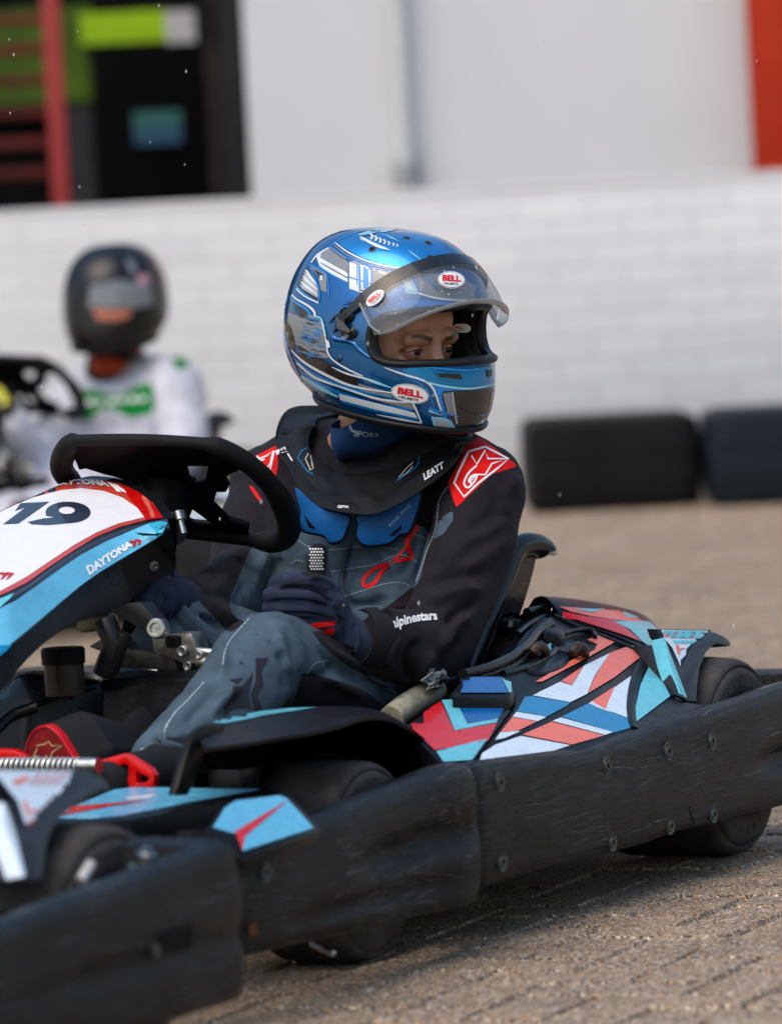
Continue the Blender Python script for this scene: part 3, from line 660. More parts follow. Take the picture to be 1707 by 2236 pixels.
rt_=[NP(*p)+Vector((-.02,0,-.0)) for p in top]; rr_=[NP(*p) for p in red]
rows=[]
for k,t in enumerate((0,.15,.3,.45,.6,.75,.9,1)): rows.append([a.lerp(c,t) for a,c in zip(rt_,rr_)])
lb=lambda x,y,v:P(x,y,pl=(.12,1,.0,v))
def band(px,base,dl,du):   # points outward/below the red edge, kept on their pixel by choosing l
    return [P(*p,l=q.y+dl) for p,q in zip(px,base)]
r2=band(bnd,rr_,.006,0); r3=band(bl0,rr_,.03,0); r4=band(bot,rr_,.034,0)
b=MB(); 
back=[p+Vector((-.02,-.01,-.03)) for p in rows[0]]
b.grid([[p+Vector((0,-.02,-.14)) for p in rows[0]],back]+rows,BLK); b.grid([rows[-1],r2,r3],NAVY); b.grid([r3,r4,[p+Vector((-.01,-.03,-.004)) for p in r4],[p+Vector((-.01,-.08,.0)) for p in r4]],BLK)
nas=b.build('number_panel',kart,sm=40); TNS=bvh(nas)
def sn(pts,m,off=.001,res=12,c=Wc): decal(nas,TNS,[c(p) for p in pts],m,off,res)
sn([(880,575),(825,492),(750,438),(640,385),(500,362),(410,368),(300,400),(160,462),(40,515),(-100,580),(-100,1040),(0,992),(60,965),(150,920),(260,842),(400,748),(520,675),(650,620),(790,585)],REDD,.0008)
sn([(780,572),(740,520),(660,465),(560,430),(440,415),(330,425),(180,465),(40,525),(-100,590),(-100,1020),(0,972),(70,935),(150,890),(260,815),(400,722),(520,655),(640,605)],WHT,.0014)
sn([(650,392),(740,432),(790,465),(850,530),(880,574),(790,588),(740,520),(700,470)],RED,.0016)
sn([(770,455),(800,480),(828,540),(838,572),(818,578),(800,530),(765,470)],mat('painted_coral_sheen',srgb(235,110,90),.3,coat=.5),.002)  # lighter patch paints the sheen on the red corner
sn([(905,600),(870,592),(800,605),(690,650),(560,705),(430,775),(300,865),(180,950),(80,1020),(0,1060),(-100,1110),(-100,1380),(0,1300),(60,1250),(180,1150),(310,1040),(430,940),(540,862),(660,790),(780,720),(880,655)],SKYB,.0012)
sn([(904,602),(870,595),(800,608),(840,640),(838,680),(882,650)],mat('turquoise_vinyl',srgb(30,160,190),.3,coat=.5),.0018)
sn([(-100,1265),(0,1262),(60,1262),(0,1315),(-100,1400)],MBLUE,.002); sn([(-100,1045),(0,1015),(75,985),(0,1055),(-100,1110)],CYAN,.0022)
NB=mat('number_black_vinyl',srgb(40,48,62),.35,drops=165,coat=.3)
decal(nas,TNS,[Wc(p) for p in ((18,612),(140,520),(82,540),(112,498),(268,490),(100,608))],NB,.002,8)
def arcpoly(cx,cy,rx,ry,a0,a1,n=20): return [(cx+rx*math.cos(R(a)),cy+ry*math.sin(R(a))) for a in np.linspace(a0,a1,n)]
nine=arcpoly(368,548,122,58,-180,90,26)+[(330,610),(260,616),(172,612),(150,600),(235,580),(300,575)]+[(250,566)]
decal(nas,TNS,[Wc(p) for p in nine],NB,.002,6)
decal(nas,TNS,[Wc(p) for p in oval(362,540,43,19)],WHT,.0026,6)
DW=mat('lettering_white',srgb(236,236,238),.4,var=.02); LR=mat('lettering_red',srgb(190,20,25),.4,var=.02)
textdecal(nas,TNS,'DAYTONA',[Wc(p) for p in ((448,845),(690,700),(712,728),(478,888))],DW,.0024,bold=.045,shear=.2)
for dx in (0,28): sn([(690+dx,705-dx*.3),(706+dx,697-dx*.3),(734+dx,704-dx*.3),(728+dx,728-dx*.4),(712+dx,735-dx*.4),(716+dx,712-dx*.3)],LR,.0024,6)
textdecal(nas,TNS,'DAYTONA',[Wc(p) for p in ((275,392),(560,378),(595,412),(270,412))],DW,.0024,bold=.045,shear=.2,arc=6)
for dx in (0,30): sn([(575+dx,385+dx*.3),(600+dx,390+dx*.3),(640+dx,418+dx*.3),(655+dx,440+dx*.2),(630+dx,436),(618+dx,420+dx*.2)],DW,.0024,6)
for dx in (0,30): sn([(-10+dx,880),(10+dx,872),(50+dx,878),(15+dx,908),(0+dx,915),(20+dx,890)],LR,.0024,6)
h=cast(TNS,*Wc((828,830)),MK,MKI); b=MB(); b.lathe(h[0]-h[1]*.004,h[1],[(0,.007),(.007,.007),(.008,.003),(.005,.0005)],SCR,16); b.build('screw',kart)
# ---------------- steering wheel ----------------
nS=Vector((-.57,0,.82)).normalized(); cS=P(385,1075,f=.50)
SPn=lambda p,dz=0:P(*Sc(p),pl=(nS.x,nS.y,nS.z,nS.dot(cS)+dz))
rim=[(150,165),(105,260),(120,340),(220,440),(480,590),(800,700),(1100,745),(1280,765),(1420,785),(1540,775),(1590,715),(1575,600),(1500,455),(1390,330),(1265,235),(1130,170),(1020,145),(640,122),(260,125),(190,135)]
sw=empty('steering_wheel',Matrix.Identity(4)); sw.parent=kart
GRIP=mat('leather_grip',(.007,.007,.008),.48,spec=.2,var=.2,bump=.7,bs=1400)
rp=cr([SPn(p) for p in rim],6,True); n=len(rp); rad=[]
for i in range(n):
    k=i/6; r_=.0135
    if k<3: r_=.016
    if 3<=k<8: r_=.010
    if 8<=k<12: r_=.0165
    if 15.5<k<18.7: r_=.0085
    rad.append(r_)
rad=[sum(rad[(i+j)%n] for j in range(-2,3))/5 for i in range(n)]
b=MB(); b.tube(rp,rad,GRIP,18,close=True); b.build('rim',sw,sm=60)
PLM=mat('steering_plate_black',(.004,.004,.005),.42,var=.2,spec=.1)
b=MB()
for poly in (((200,140),(1040,150),(1075,300),(920,300),(940,385),(985,400),(900,445),(700,450),(620,440),(560,410),(440,365),(390,355),(260,315),(215,325),(185,250)),
  ((1030,150),(1250,235),(1262,330),(1222,345),(1170,375),(1200,430),(1180,470),(1118,470),(1093,550),(1195,650),(1330,690),(1320,760),(1120,700),(960,585),(935,650),(860,620),(900,440),(1040,395),(1056,300)),
  ((700,440),(910,440),(900,640),(960,670),(1320,700),(1310,790),(830,770),(640,700),(650,560))):
    b.prism([SPn(p) for p in poly],nS*.009,PLM)
b.build('spoke_plate',sw,bev=.003)
b=MB(); c0=SPn((800,440)); 
b.lathe(c0-nS*.055,nS,[(0,.001),(0,.034),(.012,.036),(.05,.038),(.055,.03)],PLM,40)
b.lathe(c0-nS*.066,nS,[(0,.02),(0,.041),(.010,.041),(.010,.02)],mat('brushed_collar',(.35,.33,.30),.35,metal=1,var=.2),40)
b.lathe(c0-nS*.12,nS,[(0,.012),(.03,.024),(.055,.026)],PLM,30); b.build('hub',sw)
b=MB(); q=P(*Sc((880,650)),f=c0.x+.05); b.lathe(q,Vector((.2,.3,-.9)),[(-.012,.002),(-.012,.010),(0,.010),(0,.006),(.02,.006),(.021,.001)],STEEL,12); b.build('bolt',sw)
b=MB(); b.prism([SPn(p,.012) for p in ((440,205),(520,205),(545,222),(440,225))],nS*.002,WHT); b.build('slot_edge',sw)
# column and front uprights
b=MB(); b.tube([c0-nS*.10,c0-nS*.36+Vector((.0,0,0)),(1.2,.1,.12)],.011,TUBEM)
UF=lambda p,f=.93:P(*Wc(p),f=f)
b.tube([UF((560,1120)),UF((620,1250)),UF((560,1420))],.016,TUBEM); b.tube([UF((670,1190)),UF((600,1400))],.010,TUBEM)
b.prism([UF(p) for p in ((590,1075),(700,1030),(760,1030),(860,1140),(850,1200),(800,1200))],(-.03,0,0),TUBEM); b.build('steering_column',kart,bev=.002)
b=MB(); b.lathe(UF((840,1168),.95),(1,.2,.1),[(-.02,.013),(0,.013),(.002,.011),(.002,.008),(-.003,.007),(-.003,.001)],STEEL,24); b.build('pivot_bolt',kart)
b=MB(); b.tube([UF((440,1140),.9),UF((520,1130),.9),UF((610,1120),.9)],.012,OLDW,16); b.build('front_hoop',kart)
# brake cylinder with caps
b=MB(); g=lambda p,f=.86:P(*Wc(p),f=f)
b.prism([g(p) for p in ((820,1215),(940,1195),(1030,1195),(1050,1240),(1062,1330),(1030,1390),(960,1340),(830,1300))],(-.035,0,0),ALU)
b.prism([g(p,.84) for p in ((480,1265),(600,1190),(640,1220),(700,1280),(940,1330),(960,1400),(640,1380),(560,1300))],(-.03,0,0),mat('dark_cast_metal',(.08,.075,.07),.45,metal=.8,var=.4))
for (p,r_) in (((985,1290),.0075),((1015,1370),.0065),((1075,1310),.006)): b.lathe(g(p,.865),(1,0,0),[(-.01,r_),(.003,r_),(.004,r_*.7),(.001,r_*.5),(.001,.0005)],STEEL,20)
b.lathe(g((955,1225),.85),(0,0,1),[(-.01,.016),(.004,.016),(.006,.012),(.006,.001)],PLM,24); b.tube([g((1060,1290)),g((1150,1300))],.006,STEEL); b.tube([g((1060,1350)),g((1120,1350))],.008,ALU)
b.tube([g((770,1390),.9),g((850,1395),.9)],.0018,STEEL,6); b.build('brake_cylinder',kart,bev=.003)
# fluid reservoir
b=MB(); c_=P(*Wc((345,1400)),f=.98); b.lathe(c_,(0,0,1),[(-.03,.001),(-.03,.026),(.012,.026)],mat('brown_reservoir',(.03,.02,.016),.2,var=.3),36); b.lathe(c_,(0,0,1),[(.010,.028),(.028,.0285),(.031,.026),(.031,.001)],PLM,36); b.build('fluid_reservoir',kart)
# fuel tank / floor console in front of the seat
T_=lambda p,f:P(*Wc(p),f=f+.10*min(1,max(0,(620-p[0])/400)))
rows=[[T_(p,f) for p in q] for q,f in (
 (((-150,1410),(0,1440),(150,1408),(300,1410),(500,1415),(548,1425),(620,1415),(800,1400),(1100,1385),(1300,1370)),.80),
 (((-150,1560),(0,1535),(110,1450),(300,1445),(490,1440),(548,1452),(600,1440),(800,1425),(1090,1402),(1300,1390)),.86),
 (((-150,1620),(0,1590),(200,1560),(380,1500),(515,1475),(548,1490),(575,1470),(800,1445),(1080,1425),(1300,1410)),.89),
 (((-150,1900),(0,1800),(150,1640),(380,1600),(530,1585),(548,1590),(566,1575),(800,1600),(1000,1600),(1300,1560)),.90),
 (((-150,2100),(0,2050),(150,2050),(380,2050),(535,2050),(548,2050),(560,2050),(800,2050),(1000,2050),(1300,2000)),.92))]
rows=[[Vector(q) for q in cr(r_,5)] for r_ in rows]; cols=[cr([r_[j] for r_ in rows],6) for j in range(len(rows[0]))]
b=MB(); b.grid(cols,WETB); b.build('fuel_tank',kart,sm=50,solid=.006,off=0)
b=MB(); b.tube(cr([T_((-40,1730),1.1),T_((60,1640),1.06),T_((200,1590),1.04)],6),.008,WETB); b.build('cable_guide',kart)
# ---------------- seat ----------------
lip=[Tc(p) for p in ((1582,738),(1568,712),(1530,692),(1480,692),(1432,725),(1385,840),(1330,985),(1275,1130),(1225,1265),(1180,1400))]
lip3=[P(*p,l=.30-.03*i/9) for i,p in enumerate(lip)]; cen=.06
out=[P(*Tc(p),l=.29)+Vector((-.03,.0,0)) for p in ((1592,742),(1570,748),(1520,745),(1492,765),(1480,815),(1455,905),(1425,1000),(1375,1130),(1320,1280),(1270,1400))]
lip3=[Vector(q) for q in cr(lip3,6)]; out=[Vector(q) for q in cr(out,6)]
mir=lambda p,s=1:Vector((p.x,cen-(p.y-cen)*s,p.z))
bk=[Vector((p.x-.10,cen+.10,p.z-.01)) for p in out]; mk=[Vector((p.x-.06,p.y-.03,p.z)) for p in out]
SEAT=mat('seat_black_plastic',(.008,.0085,.010),.28,spec=.4,var=.25,bump=.2,bs=300,drops=140)
b=MB(); b.grid([lip3,out,mk,bk,[mir(p) for p in bk],[mir(p) for p in mk],[mir(p) for p in out],[mir(p) for p in lip3]],SEAT)
LIPM=mat('glossy_seat_edge',(.010,.011,.013),.22,spec=.6,var=.15,drops=150)
b.tube(lip3,.0165,LIPM,16); b.tube([mir(p) for p in lip3],.0165,LIPM,16)
seat=b.build('seat',kart,sm=50)
TAPE=mat('black_tape',(.008,.008,.009),.25,var=.3,vs=60,bump=1.5,bs=70)
b=MB(); tp=cr([P(*Tc(p),l=.26) for p in ((1430,705),(1385,735),(1350,810),(1320,900),(1270,1030),(1200,1170),(1150,1240),(1100,1290))],8)
b.tube(tp,[(.010+.003*math.sin(i*1.7),.012+.003*math.sin(i*2.3)) for i in range(len(tp))],TAPE,12); b.build('taped_edge',kart,sm=40)
b=MB(); g=lambda p,o=0:P(*Tc(p),l=.31)+Vector((-o,0,0))
b.tube(cr([g((1480,1000),.05),g((1500,1060),.05),g((1470,1150),.05),g((1430,1220),.05),g((1360,1230),.05)],5),.006,BLK); b.tube(cr([g((1440,980),.07),g((1540,1000),.07),g((1500,1090),.07),g((1400,1200),.07)],5),.009,BLK)
b.lathe(g((1400,1068),.03),(.2,.9,0),[(-.02,.001),(-.02,.009),(-.008,.009),(-.008,.013),(-.005,.013),(-.005,.008),(.01,.008),(.01,.001)],STEEL,6); b.tube([g((1405,1070),.03),g((1445,1078),.03)],.005,STEEL)
b.build('seat_bracket',kart,sm=40)
# seat stay: pale worn tube up to the taped seat edge
b=MB(); sp=[P(*Tc(p),l=.36) for p in ((870,1490),(930,1440),(1040,1370),(1120,1310),(1175,1240))]; sp=[Vector(q) for q in cr(sp,6)]
b.tube(sp,.0175,OLDW,20)
b.build('seat_stay',kart)
b=MB(); i=len(sp)-11; b.tube(sp[i:i+5],.0205,TAPE,16); b.tube(sp[i+7:],.019,TAPE,16)
rs2=random.Random(4); c_=sp[10]
rows=[]
for k in range(5): rows.append([c_+Vector((.0,.018,.012))+Vector((rs2.uniform(-.02,.02)+.006*j-.02,rs2.uniform(0,.012),.006*k+rs2.uniform(-.004,.004))) for j in range(8)])
b.grid(rows,mat('torn_pale_tape',(.35,.34,.31),.7,var=.3)); b.build('torn_tape',kart,solid=.001,off=0)
# ---------------- pedals ----------------
def pedal(par,cx,pts,holes,f,label=None):
    b=MB(); o_=[P(*Qc(p),f=f) for p in pts]; b2=[p+Vector((-.012,0,0)) for p in o_]
    v2=[Vector(p) for p in pts]; allv=list(v2); ed=[(i,(i+1)%len(v2)) for i in range(len(v2))]
    for h_ in holes:
        k=len(allv); allv+=[Vector(p) for p in h_]; ed+=[(k+i,k+(i+1)%len(h_)) for i in range(len(h_))]
    r=delaunay_2d_cdt(allv,ed,[],1,.01); fs=[f_ for f_ in r[2] if not any(inside(sum((r[0][i] for i in f_),Vector((0,0)))/len(f_),h_) for h_ in holes)]
    v=[P(*Qc(tuple(p)),f=f) for p in r[0]]; vb=[p+Vector((-.014,0,0)) for p in v]; n=len(v); b.add(v+vb,[tuple(f_) for f_ in fs]+[tuple(i+n for i in f_[::-1]) for f_ in fs],RPNT)
    cnt={}
    for f_ in fs:
        for i in range(len(f_)): e=(f_[i-1],f_[i]); cnt[e]=1
    b.add(v+vb,[(a,c,c+n,a+n) for (a,c) in cnt if (c,a) not in cnt],RPNT)
    o=b.build('pedal',par,bev=.0015); return o
pedal(kart,0,((850,430),(880,400),(1080,345),(1120,360),(1310,480),(1345,540),(1340,640),(960,650),(900,600),(850,520)),(((965,480),(1080,435),(1120,450),(1120,555),(1040,550),(970,565)),((1185,500),(1300,555),(1285,590),(1190,610))),1.22)
pedal(kart,0,((-120,300),(120,312),(215,370),(215,410),(-120,400)),(),1.24)
b=MB(); sx=[Qc((x,452+.0*x)) for x in range(-60,840,6)]; pth=[]
p0=P(*Qc((-60,448)),f=1.26); p1=P(*Qc((815,448)),f=1.26)
b.tube([p0,p1],.0035,DARK,8)
for i in range(19*12): t=i/(19*12); a=2*math.pi*i/12; pth.append(p0.lerp(p1,t)+Vector((math.cos(a)*.0085,0,math.sin(a)*.0085)))
b.tube(pth,.0022,mat('bright_spring_wire',(.62,.62,.6),.3,metal=.6,var=.1),6); b.tube([p1+Vector((0,-.018,0)),p1+Vector((0,.008,0))],.0105,STEEL,14); b.build('return_spring',kart,sm=60)
# ================= DRIVER =================
from mathutils import noise as NZ
drv=empty('person',MK,'seated driver in slate and black suit and blue helmet, looking right with thumb raised','person')
def D(x,y,d): return P(x,y,d=d)
def TD_(u,v,d): x,y=Tc((u,v)); return P(x,y,d=d)
def capsules(caps,name,par,m,voxel,sm_it=3,post=None,M=MK,keep=None):
    """tapered round limbs fused into one continuous skin"""
    b=MB()
    for c in caps:
        pts=[Vector(q[0]) for q in c]; rs_=[q[1] for q in c]; 
        for i,(p,r_) in enumerate(zip(pts,rs_)):
            rows=[]
            for a in range(1,10):
                t=math.pi*a/10; rows.append([p+Vector((r_*math.sin(t)*math.cos(2*math.pi*k/18),r_*math.sin(t)*math.sin(2*math.pi*k/18),r_*math.cos(t))) for k in range(18)])
            b.grid(rows,m,close_u=True,cap=True)
            if i<len(pts)-1:
                q=pts[i+1]; r2=rs_[i+1]; n=max(2,int((q-p).length/.02)); b.tube([p.lerp(q,j/n) for j in range(n+1)],[r_+(r2-r_)*j/n for j in range(n+1)],m,22)
    o=b.build(name,par,fixn=False); 
    q=o.modifiers.new('r','REMESH'); q.mode='VOXEL'; q.voxel_size=voxel; q.use_smooth_shade=True
    q=o.modifiers.new('s','SMOOTH'); q.iterations=sm_it; q.factor=.6
    bake(o,180); return o
def coords(o):
    a=np.empty(len(o.data.vertices)*3); o.data.vertices.foreach_get('co',a); return a.reshape(-1,3)
def normals(o):
    a=np.empty(len(o.data.vertices)*3); o.data.vertices.foreach_get('normal',a); return a.reshape(-1,3)
def setco(o,c): o.data.vertices.foreach_set('co',c.ravel()); o.data.update()
def segd(p,poly,closed=False):
    """distance of px points (n,2) to a polyline and position along it"""
    best=np.full(len(p),1e9); tt=np.zeros(len(p)); n=len(poly)
    for i in range(n if closed else n-1):
        a=np.array(poly[i],float); b_=np.array(poly[(i+1)%n],float); d=b_-a; t=np.clip(((p-a)@d)/max(1e-9,d@d),0,1)
        q=np.linalg.norm(p-(a+t[:,None]*d),axis=1); w_=q<best; best[w_]=q[w_]; tt[w_]=(i+t[w_])/(n-1)
    return best,tt
def folds(o,strokes,M=MK,c=None):
    """cloth folds: (photo polyline, half width px, height m): ridges >0, creases <0; only on the surface facing that side"""
    A=coords(o); Nn=normals(o); hh_=1.9; px=projM(M,A); vd=np.array(M.to_3x3().inverted()@(-ray(850,1200)).normalized()); face=np.clip((Nn@vd)*1.6,0,1)
    for pts,wd,hh in strokes:
        wd=wd*.8; pp=cr([(c(p) if c else p) for p in pts],4); d,t=segd(px,pp); g=np.exp(-(d/wd)**2)*np.clip(np.sin(np.pi*np.clip(t,0.02,.98))*1.6,0,1)*hh*hh_
        A=A+Nn*(g*face)[:,None]
    setco(o,A)
def wrinkle(o,amp,sc,seed=0,stretch=(1,1,1)):
    A=coords(o); Nn=normals(o)
    d=np.array([NZ.noise(Vector((a[0]*sc*stretch[0]+seed,a[1]*sc*stretch[1],a[2]*sc*stretch[2])))+.5*NZ.noise(Vector((a[0]*sc*2.3,a[1]*sc*2.1+seed,a[2]*sc*2))) for a in A]); setco(o,A+Nn*(d*amp)[:,None])
def zone(o,name,poly,M=MK,c=None,spl=4):
    """signed distance to a traced outline, stored per vertex; the material switches cloth colour on it"""
    pp=[(c(p) if c else p) for p in poly]; pp=cr(pp,spl,True) if spl else pp
    A=projM(M,coords(o)); d,_=segd(A,pp,True); x,y=A[:,0],A[:,1]; ins=np.zeros(len(A),bool); j=len(pp)-1
    for i in range(len(pp)):
        xi,yi=pp[i];xj,yj=pp[j]
        cnd=((yi>y)!=(yj>y))&(x<(xj-xi)*(y-yi)/((yj-yi) or 1e-9)+xi); ins^=cnd; j=i
    v=np.where(ins,d,-d).astype(np.float32); at=o.data.attributes.get(name) or o.data.attributes.new(name,'FLOAT','POINT')
    if name in [z for z in getattr(zone,'seen',{}).get(o.name,[])]:
        old=np.empty(len(A),np.float32); at.data.foreach_get('value',old); v=np.maximum(v,old)
    zone.seen.setdefault(o.name,[]).append(name); at.data.foreach_set('value',v)
zone.seen={}
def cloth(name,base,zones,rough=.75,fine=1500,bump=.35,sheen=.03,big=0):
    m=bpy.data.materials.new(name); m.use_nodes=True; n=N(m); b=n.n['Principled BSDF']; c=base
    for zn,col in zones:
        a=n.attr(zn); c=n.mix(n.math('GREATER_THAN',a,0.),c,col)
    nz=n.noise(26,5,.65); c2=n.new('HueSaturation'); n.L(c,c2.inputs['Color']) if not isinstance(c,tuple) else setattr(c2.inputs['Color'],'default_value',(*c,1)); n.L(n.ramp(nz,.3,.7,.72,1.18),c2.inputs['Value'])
    # wet specks soaked into the cloth
    vo=n.new('TexVoronoi'); vo.inputs['Scale'].default_value=42; n.L(n.obj(),vo.inputs['Vector']); sp=n.new('SeparateColor'); n.L(vo.outputs['Color'],sp.inputs[0])
    wet=n.math('MULTIPLY',n.math('LESS_THAN',vo.outputs['Distance'],.13),n.math('GREATER_THAN',sp.outputs[0],.72))
    cc=n.mix(n.math('MULTIPLY',wet,.75),c2.outputs[0],(.006,.007,.009)); n.L(cc,b.inputs['Base Color'])
    b.inputs['Roughness'].default_value=rough; b.inputs['Sheen Weight'].default_value=sheen; b.inputs['Specular IOR Level'].default_value=.18
    wv=n.new('TexWave'); wv.inputs['Scale'].default_value=380; n.L(n.mapped((1,1,1),(.5,.6,.3)),wv.inputs['Vector'])
    h=n.math('ADD',n.math('MULTIPLY',wv.outputs[1],.25),n.math('MULTIPLY',n.noise(fine,2),bump)); h=n.math('ADD',h,n.math('MULTIPLY',n.noise(70,3,.6,None,.6),.9))
    bu=n.new('Bump'); bu.inputs['Distance'].default_value=.001; bu.inputs['Strength'].default_value=.8; n.L(h,bu.inputs['Height']); n.L(bu.outputs[0],b.inputs['Normal']); return m
SLATE=srgb(68,86,100); PLUM=srgb(24,21,28); SRED=srgb(222,14,16)
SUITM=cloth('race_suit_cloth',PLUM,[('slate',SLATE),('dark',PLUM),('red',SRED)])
# ---- suit
caps=[
 [(D(690,1105,8.0),.10),(D(800,1100,7.93),.112),(D(920,1105,7.86),.10)],
 [(D(700,1200,7.96),.10),(D(800,1210,7.90),.112),(D(900,1215,7.85),.098)],
 [(D(700,1320,7.93),.10),(D(800,1330,7.88),.108),(D(880,1330,7.84),.095)],
 [(D(690,1470,7.9),.105),(D(790,1480,7.85),.11),(D(860,1490,7.8),.10)],
 [(D(790,1010,7.93),.068),(D(800,1060,7.93),.09)],
 [(D(600,1065,8.02),.066),(D(700,1040,7.98),.085)],[(D(1046,1066,7.78),.064),(D(930,1040,7.86),.085)],
 # left arm
 [(D(1050,1068,7.77),.062),(D(1035,1170,7.73),.060),(D(1000,1290,7.68),.056),(D(948,1405,7.62),.055),(D(925,1425,7.60),.055),(D(860,1415,7.54),.052),(D(808,1397,7.49),.047)],
 # right arm
 [(D(597,1075,8.02),.060),(D(560,1180,7.96),.060),(D(535,1265,7.90),.055),(D(505,1300,7.82),.050),(D(455,1325,7.68),.046),(D(405,1322,7.55),.040)],
 # left leg
 [(D(845,1600,7.70),.078),(D(760,1540,7.60),.078),(D(660,1470,7.46),.072),(D(585,1432,7.37),.060),(D(560,1450,7.34),.060),(D(490,1550,7.22),.056),(D(420,1618,7.14),.053),(D(362,1668,7.08),.049)],
 # right leg
 [(D(700,1530,7.88),.08),(D(560,1460,7.66),.072),(D(440,1395,7.54),.058),(D(385,1385,7.50),.052),(D(335,1440,7.52),.045),(D(260,1540,7.5),.038)],
]
suit=capsules(caps,'race_suit',drv,SUITM,.0038,5)
wrinkle(suit,.003,15,3,(1,1,.6)); 
folds(suit,[
 # left sleeve
 (((1420,640),(1330,720),(1250,790),(1180,830)),22,.005),(((1400,560),(1300,640),(1200,700),(1100,800)),20,.005),(((1440,430),(1340,560),(1220,640)),24,-.004),
 (((1300,820),(1200,830),(1080,850),(980,900)),16,-.006),(((1290,900),(1200,910),(1100,940),(1030,970)),14,.006),(((1270,960),(1180,990),(1120,1060)),12,-.006),
 (((1230,1020),(1150,1080),(1100,1180)),13,.006),(((1190,1120),(1130,1180),(1080,1280)),10,-.005),(((1010,940),(960,970),(880,985),(800,1000)),12,.005),
 (((1000,1130),(960,1180),(940,1260),(960,1320)),12,-.006),(((900,1120),(860,1180),(850,1260)),11,.005),(((1060,1180),(1010,1250),(990,1330)),12,.006),(((870,1010),(830,1060),(820,1120)),10,-.004),
 (((1450,360),(1400,470),(1380,560)),18,.005),
 # chest and belly
 (((560,900),(640,960),(760,970),(850,930)),16,-.006),(((480,920),(600,1010),(760,1000)),14,.005),(((700,680),(655,800),(650,900),(690,985)),9,-.005),(((720,690),(690,800),(680,900)),8,.004),
 (((800,700),(860,760),(900,820),(930,900)),16,.004),(((480,700),(530,780),(560,860)),14,.004),(((1000,640),(960,760),(900,850)),14,-.004),(((1060,560),(1030,700),(980,860)),12,-.005),
 # right side
 (((300,720),(260,820),(220,930),(260,1010)),14,.006),(((350,740),(330,850),(270,960)),12,-.006),(((230,690),(120,800),(60,920)),22,.007),(((200,860),(160,960),(190,1030)),10,-.005),(((60,760),(40,860),(60,960)),14,-.005),(((20,960),(90,1010),(170,1070)),10,.006),(((0,1010),(60,1050),(110,1100)),8,-.006),
 # left thigh and knee
 (((300,1040),(400,1100),(440,1200),(430,1300)),16,.006),(((400,1030),(520,1130),(620,1250),(760,1330)),16,-.006),(((470,1060),(600,1190),(760,1280),(900,1370)),14,.006),(((550,1300),(640,1340),(760,1400)),12,.005),
 (((350,1170),(400,1270),(380,1370)),14,-.006),(((60,1150),(110,1200),(80,1300)),12,.005),(((640,1230),(560,1290),(480,1300)),10,-.004),(((850,1330),(880,1400),(960,1440)),12,.007),(((820,1310),(840,1390),(900,1450)),9,-.006)],c=Tc)
folds(suit,[(((1250,1180),(1150,1300),(1100,1400)),12,.004),(((1500,1180),(1520,1300),(1560,1420)),13,.005),(((1180,1480),(1080,1580),(1000,1680)),13,-.004),(((900,960),(1000,1070),(1140,1280)),9,.005),(((960,1000),(1080,1100),(1200,1180)),10,-.005),
 (((850,1010),(980,1150),(1100,1280)),8,-.005),(((1300,1480),(1200,1560),(1130,1650)),14,.006)],c=Wc)
folds(suit,[(((860,240),(930,280),(1000,270)),12,-.007),(((800,260),(870,310),(980,330),(1020,300)),11,.007),(((760,330),(850,380),(920,440)),9,-.005),(((780,360),(850,420),(900,490)),7,.005)],c=Nc)
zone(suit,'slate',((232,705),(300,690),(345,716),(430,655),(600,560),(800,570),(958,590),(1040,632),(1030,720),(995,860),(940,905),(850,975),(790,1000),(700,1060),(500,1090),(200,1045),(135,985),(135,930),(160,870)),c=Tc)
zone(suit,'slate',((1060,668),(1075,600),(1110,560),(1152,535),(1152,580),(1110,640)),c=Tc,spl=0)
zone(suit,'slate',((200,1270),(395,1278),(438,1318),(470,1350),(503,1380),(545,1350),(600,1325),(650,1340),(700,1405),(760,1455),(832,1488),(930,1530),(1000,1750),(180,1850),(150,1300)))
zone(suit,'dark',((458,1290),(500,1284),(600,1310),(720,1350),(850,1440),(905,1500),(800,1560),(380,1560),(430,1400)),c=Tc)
zone(suit,'red',((1128,402),(1160,350),(1195,290),(1215,215),(1280,200),(1440,322),(1445,332),(1330,368),(1168,520),(1150,470)),c=Tc,spl=0)
zone(suit,'red',((225,295),(345,235),(350,330),(335,402),(318,392),(230,330)),c=Tc,spl=0); zone(suit,'red',((215,418),(235,425),(275,482),(262,492)),c=Tc,spl=0)
TS=bvh(suit)
LW=mat('white_suit_print',srgb(228,228,232),.6,var=.04); LRD=mat('red_suit_print',srgb(225,14,18),.5,var=.05); LBK=mat('black_suit_print',srgb(34,31,40),.6,var=.1); STI=mat('pale_stitching',srgb(150,165,178),.8,var=.1)
def sk_(pts,w,m,c=Tc,o=suit,t=None,off=.001,res=5,sm_=4): 
    pp=cr([c(p) for p in pts],sm_) if sm_ else [c(p) for p in pts]
    ww=w if not isinstance(w,(list,tuple)) else [float(np.interp(i/(len(pp)-1),np.linspace(0,1,len(w)),w)) for i in range(len(pp))]
    decal(o,t or TS,seg(pp,ww),m,off,res,maxe=.03)
def stitch(pts,c=Tc,o=suit,t=None,m=None,w=1.7,dash=5.5):
    pp=[Vector(p) for p in cr([c(p) for p in pts],8)]; acc=0; cur=[pp[0]]
    for a,b_ in zip(pp,pp[1:]):
        n=max(1,int((b_-a).length/1.2))
        for j in range(1,n+1):
            q=a.lerp(b_,j/n); acc+=(b_-a).length/n; cur.append(q)
            if acc>dash:
                if len(cur)>2: decal(o,t or TS,seg([cur[0],cur[len(cur)//2],cur[-1]],w),m or STI,.0009,20)
                acc=-2.5; cur=[q]
            elif acc<0: cur=[q]
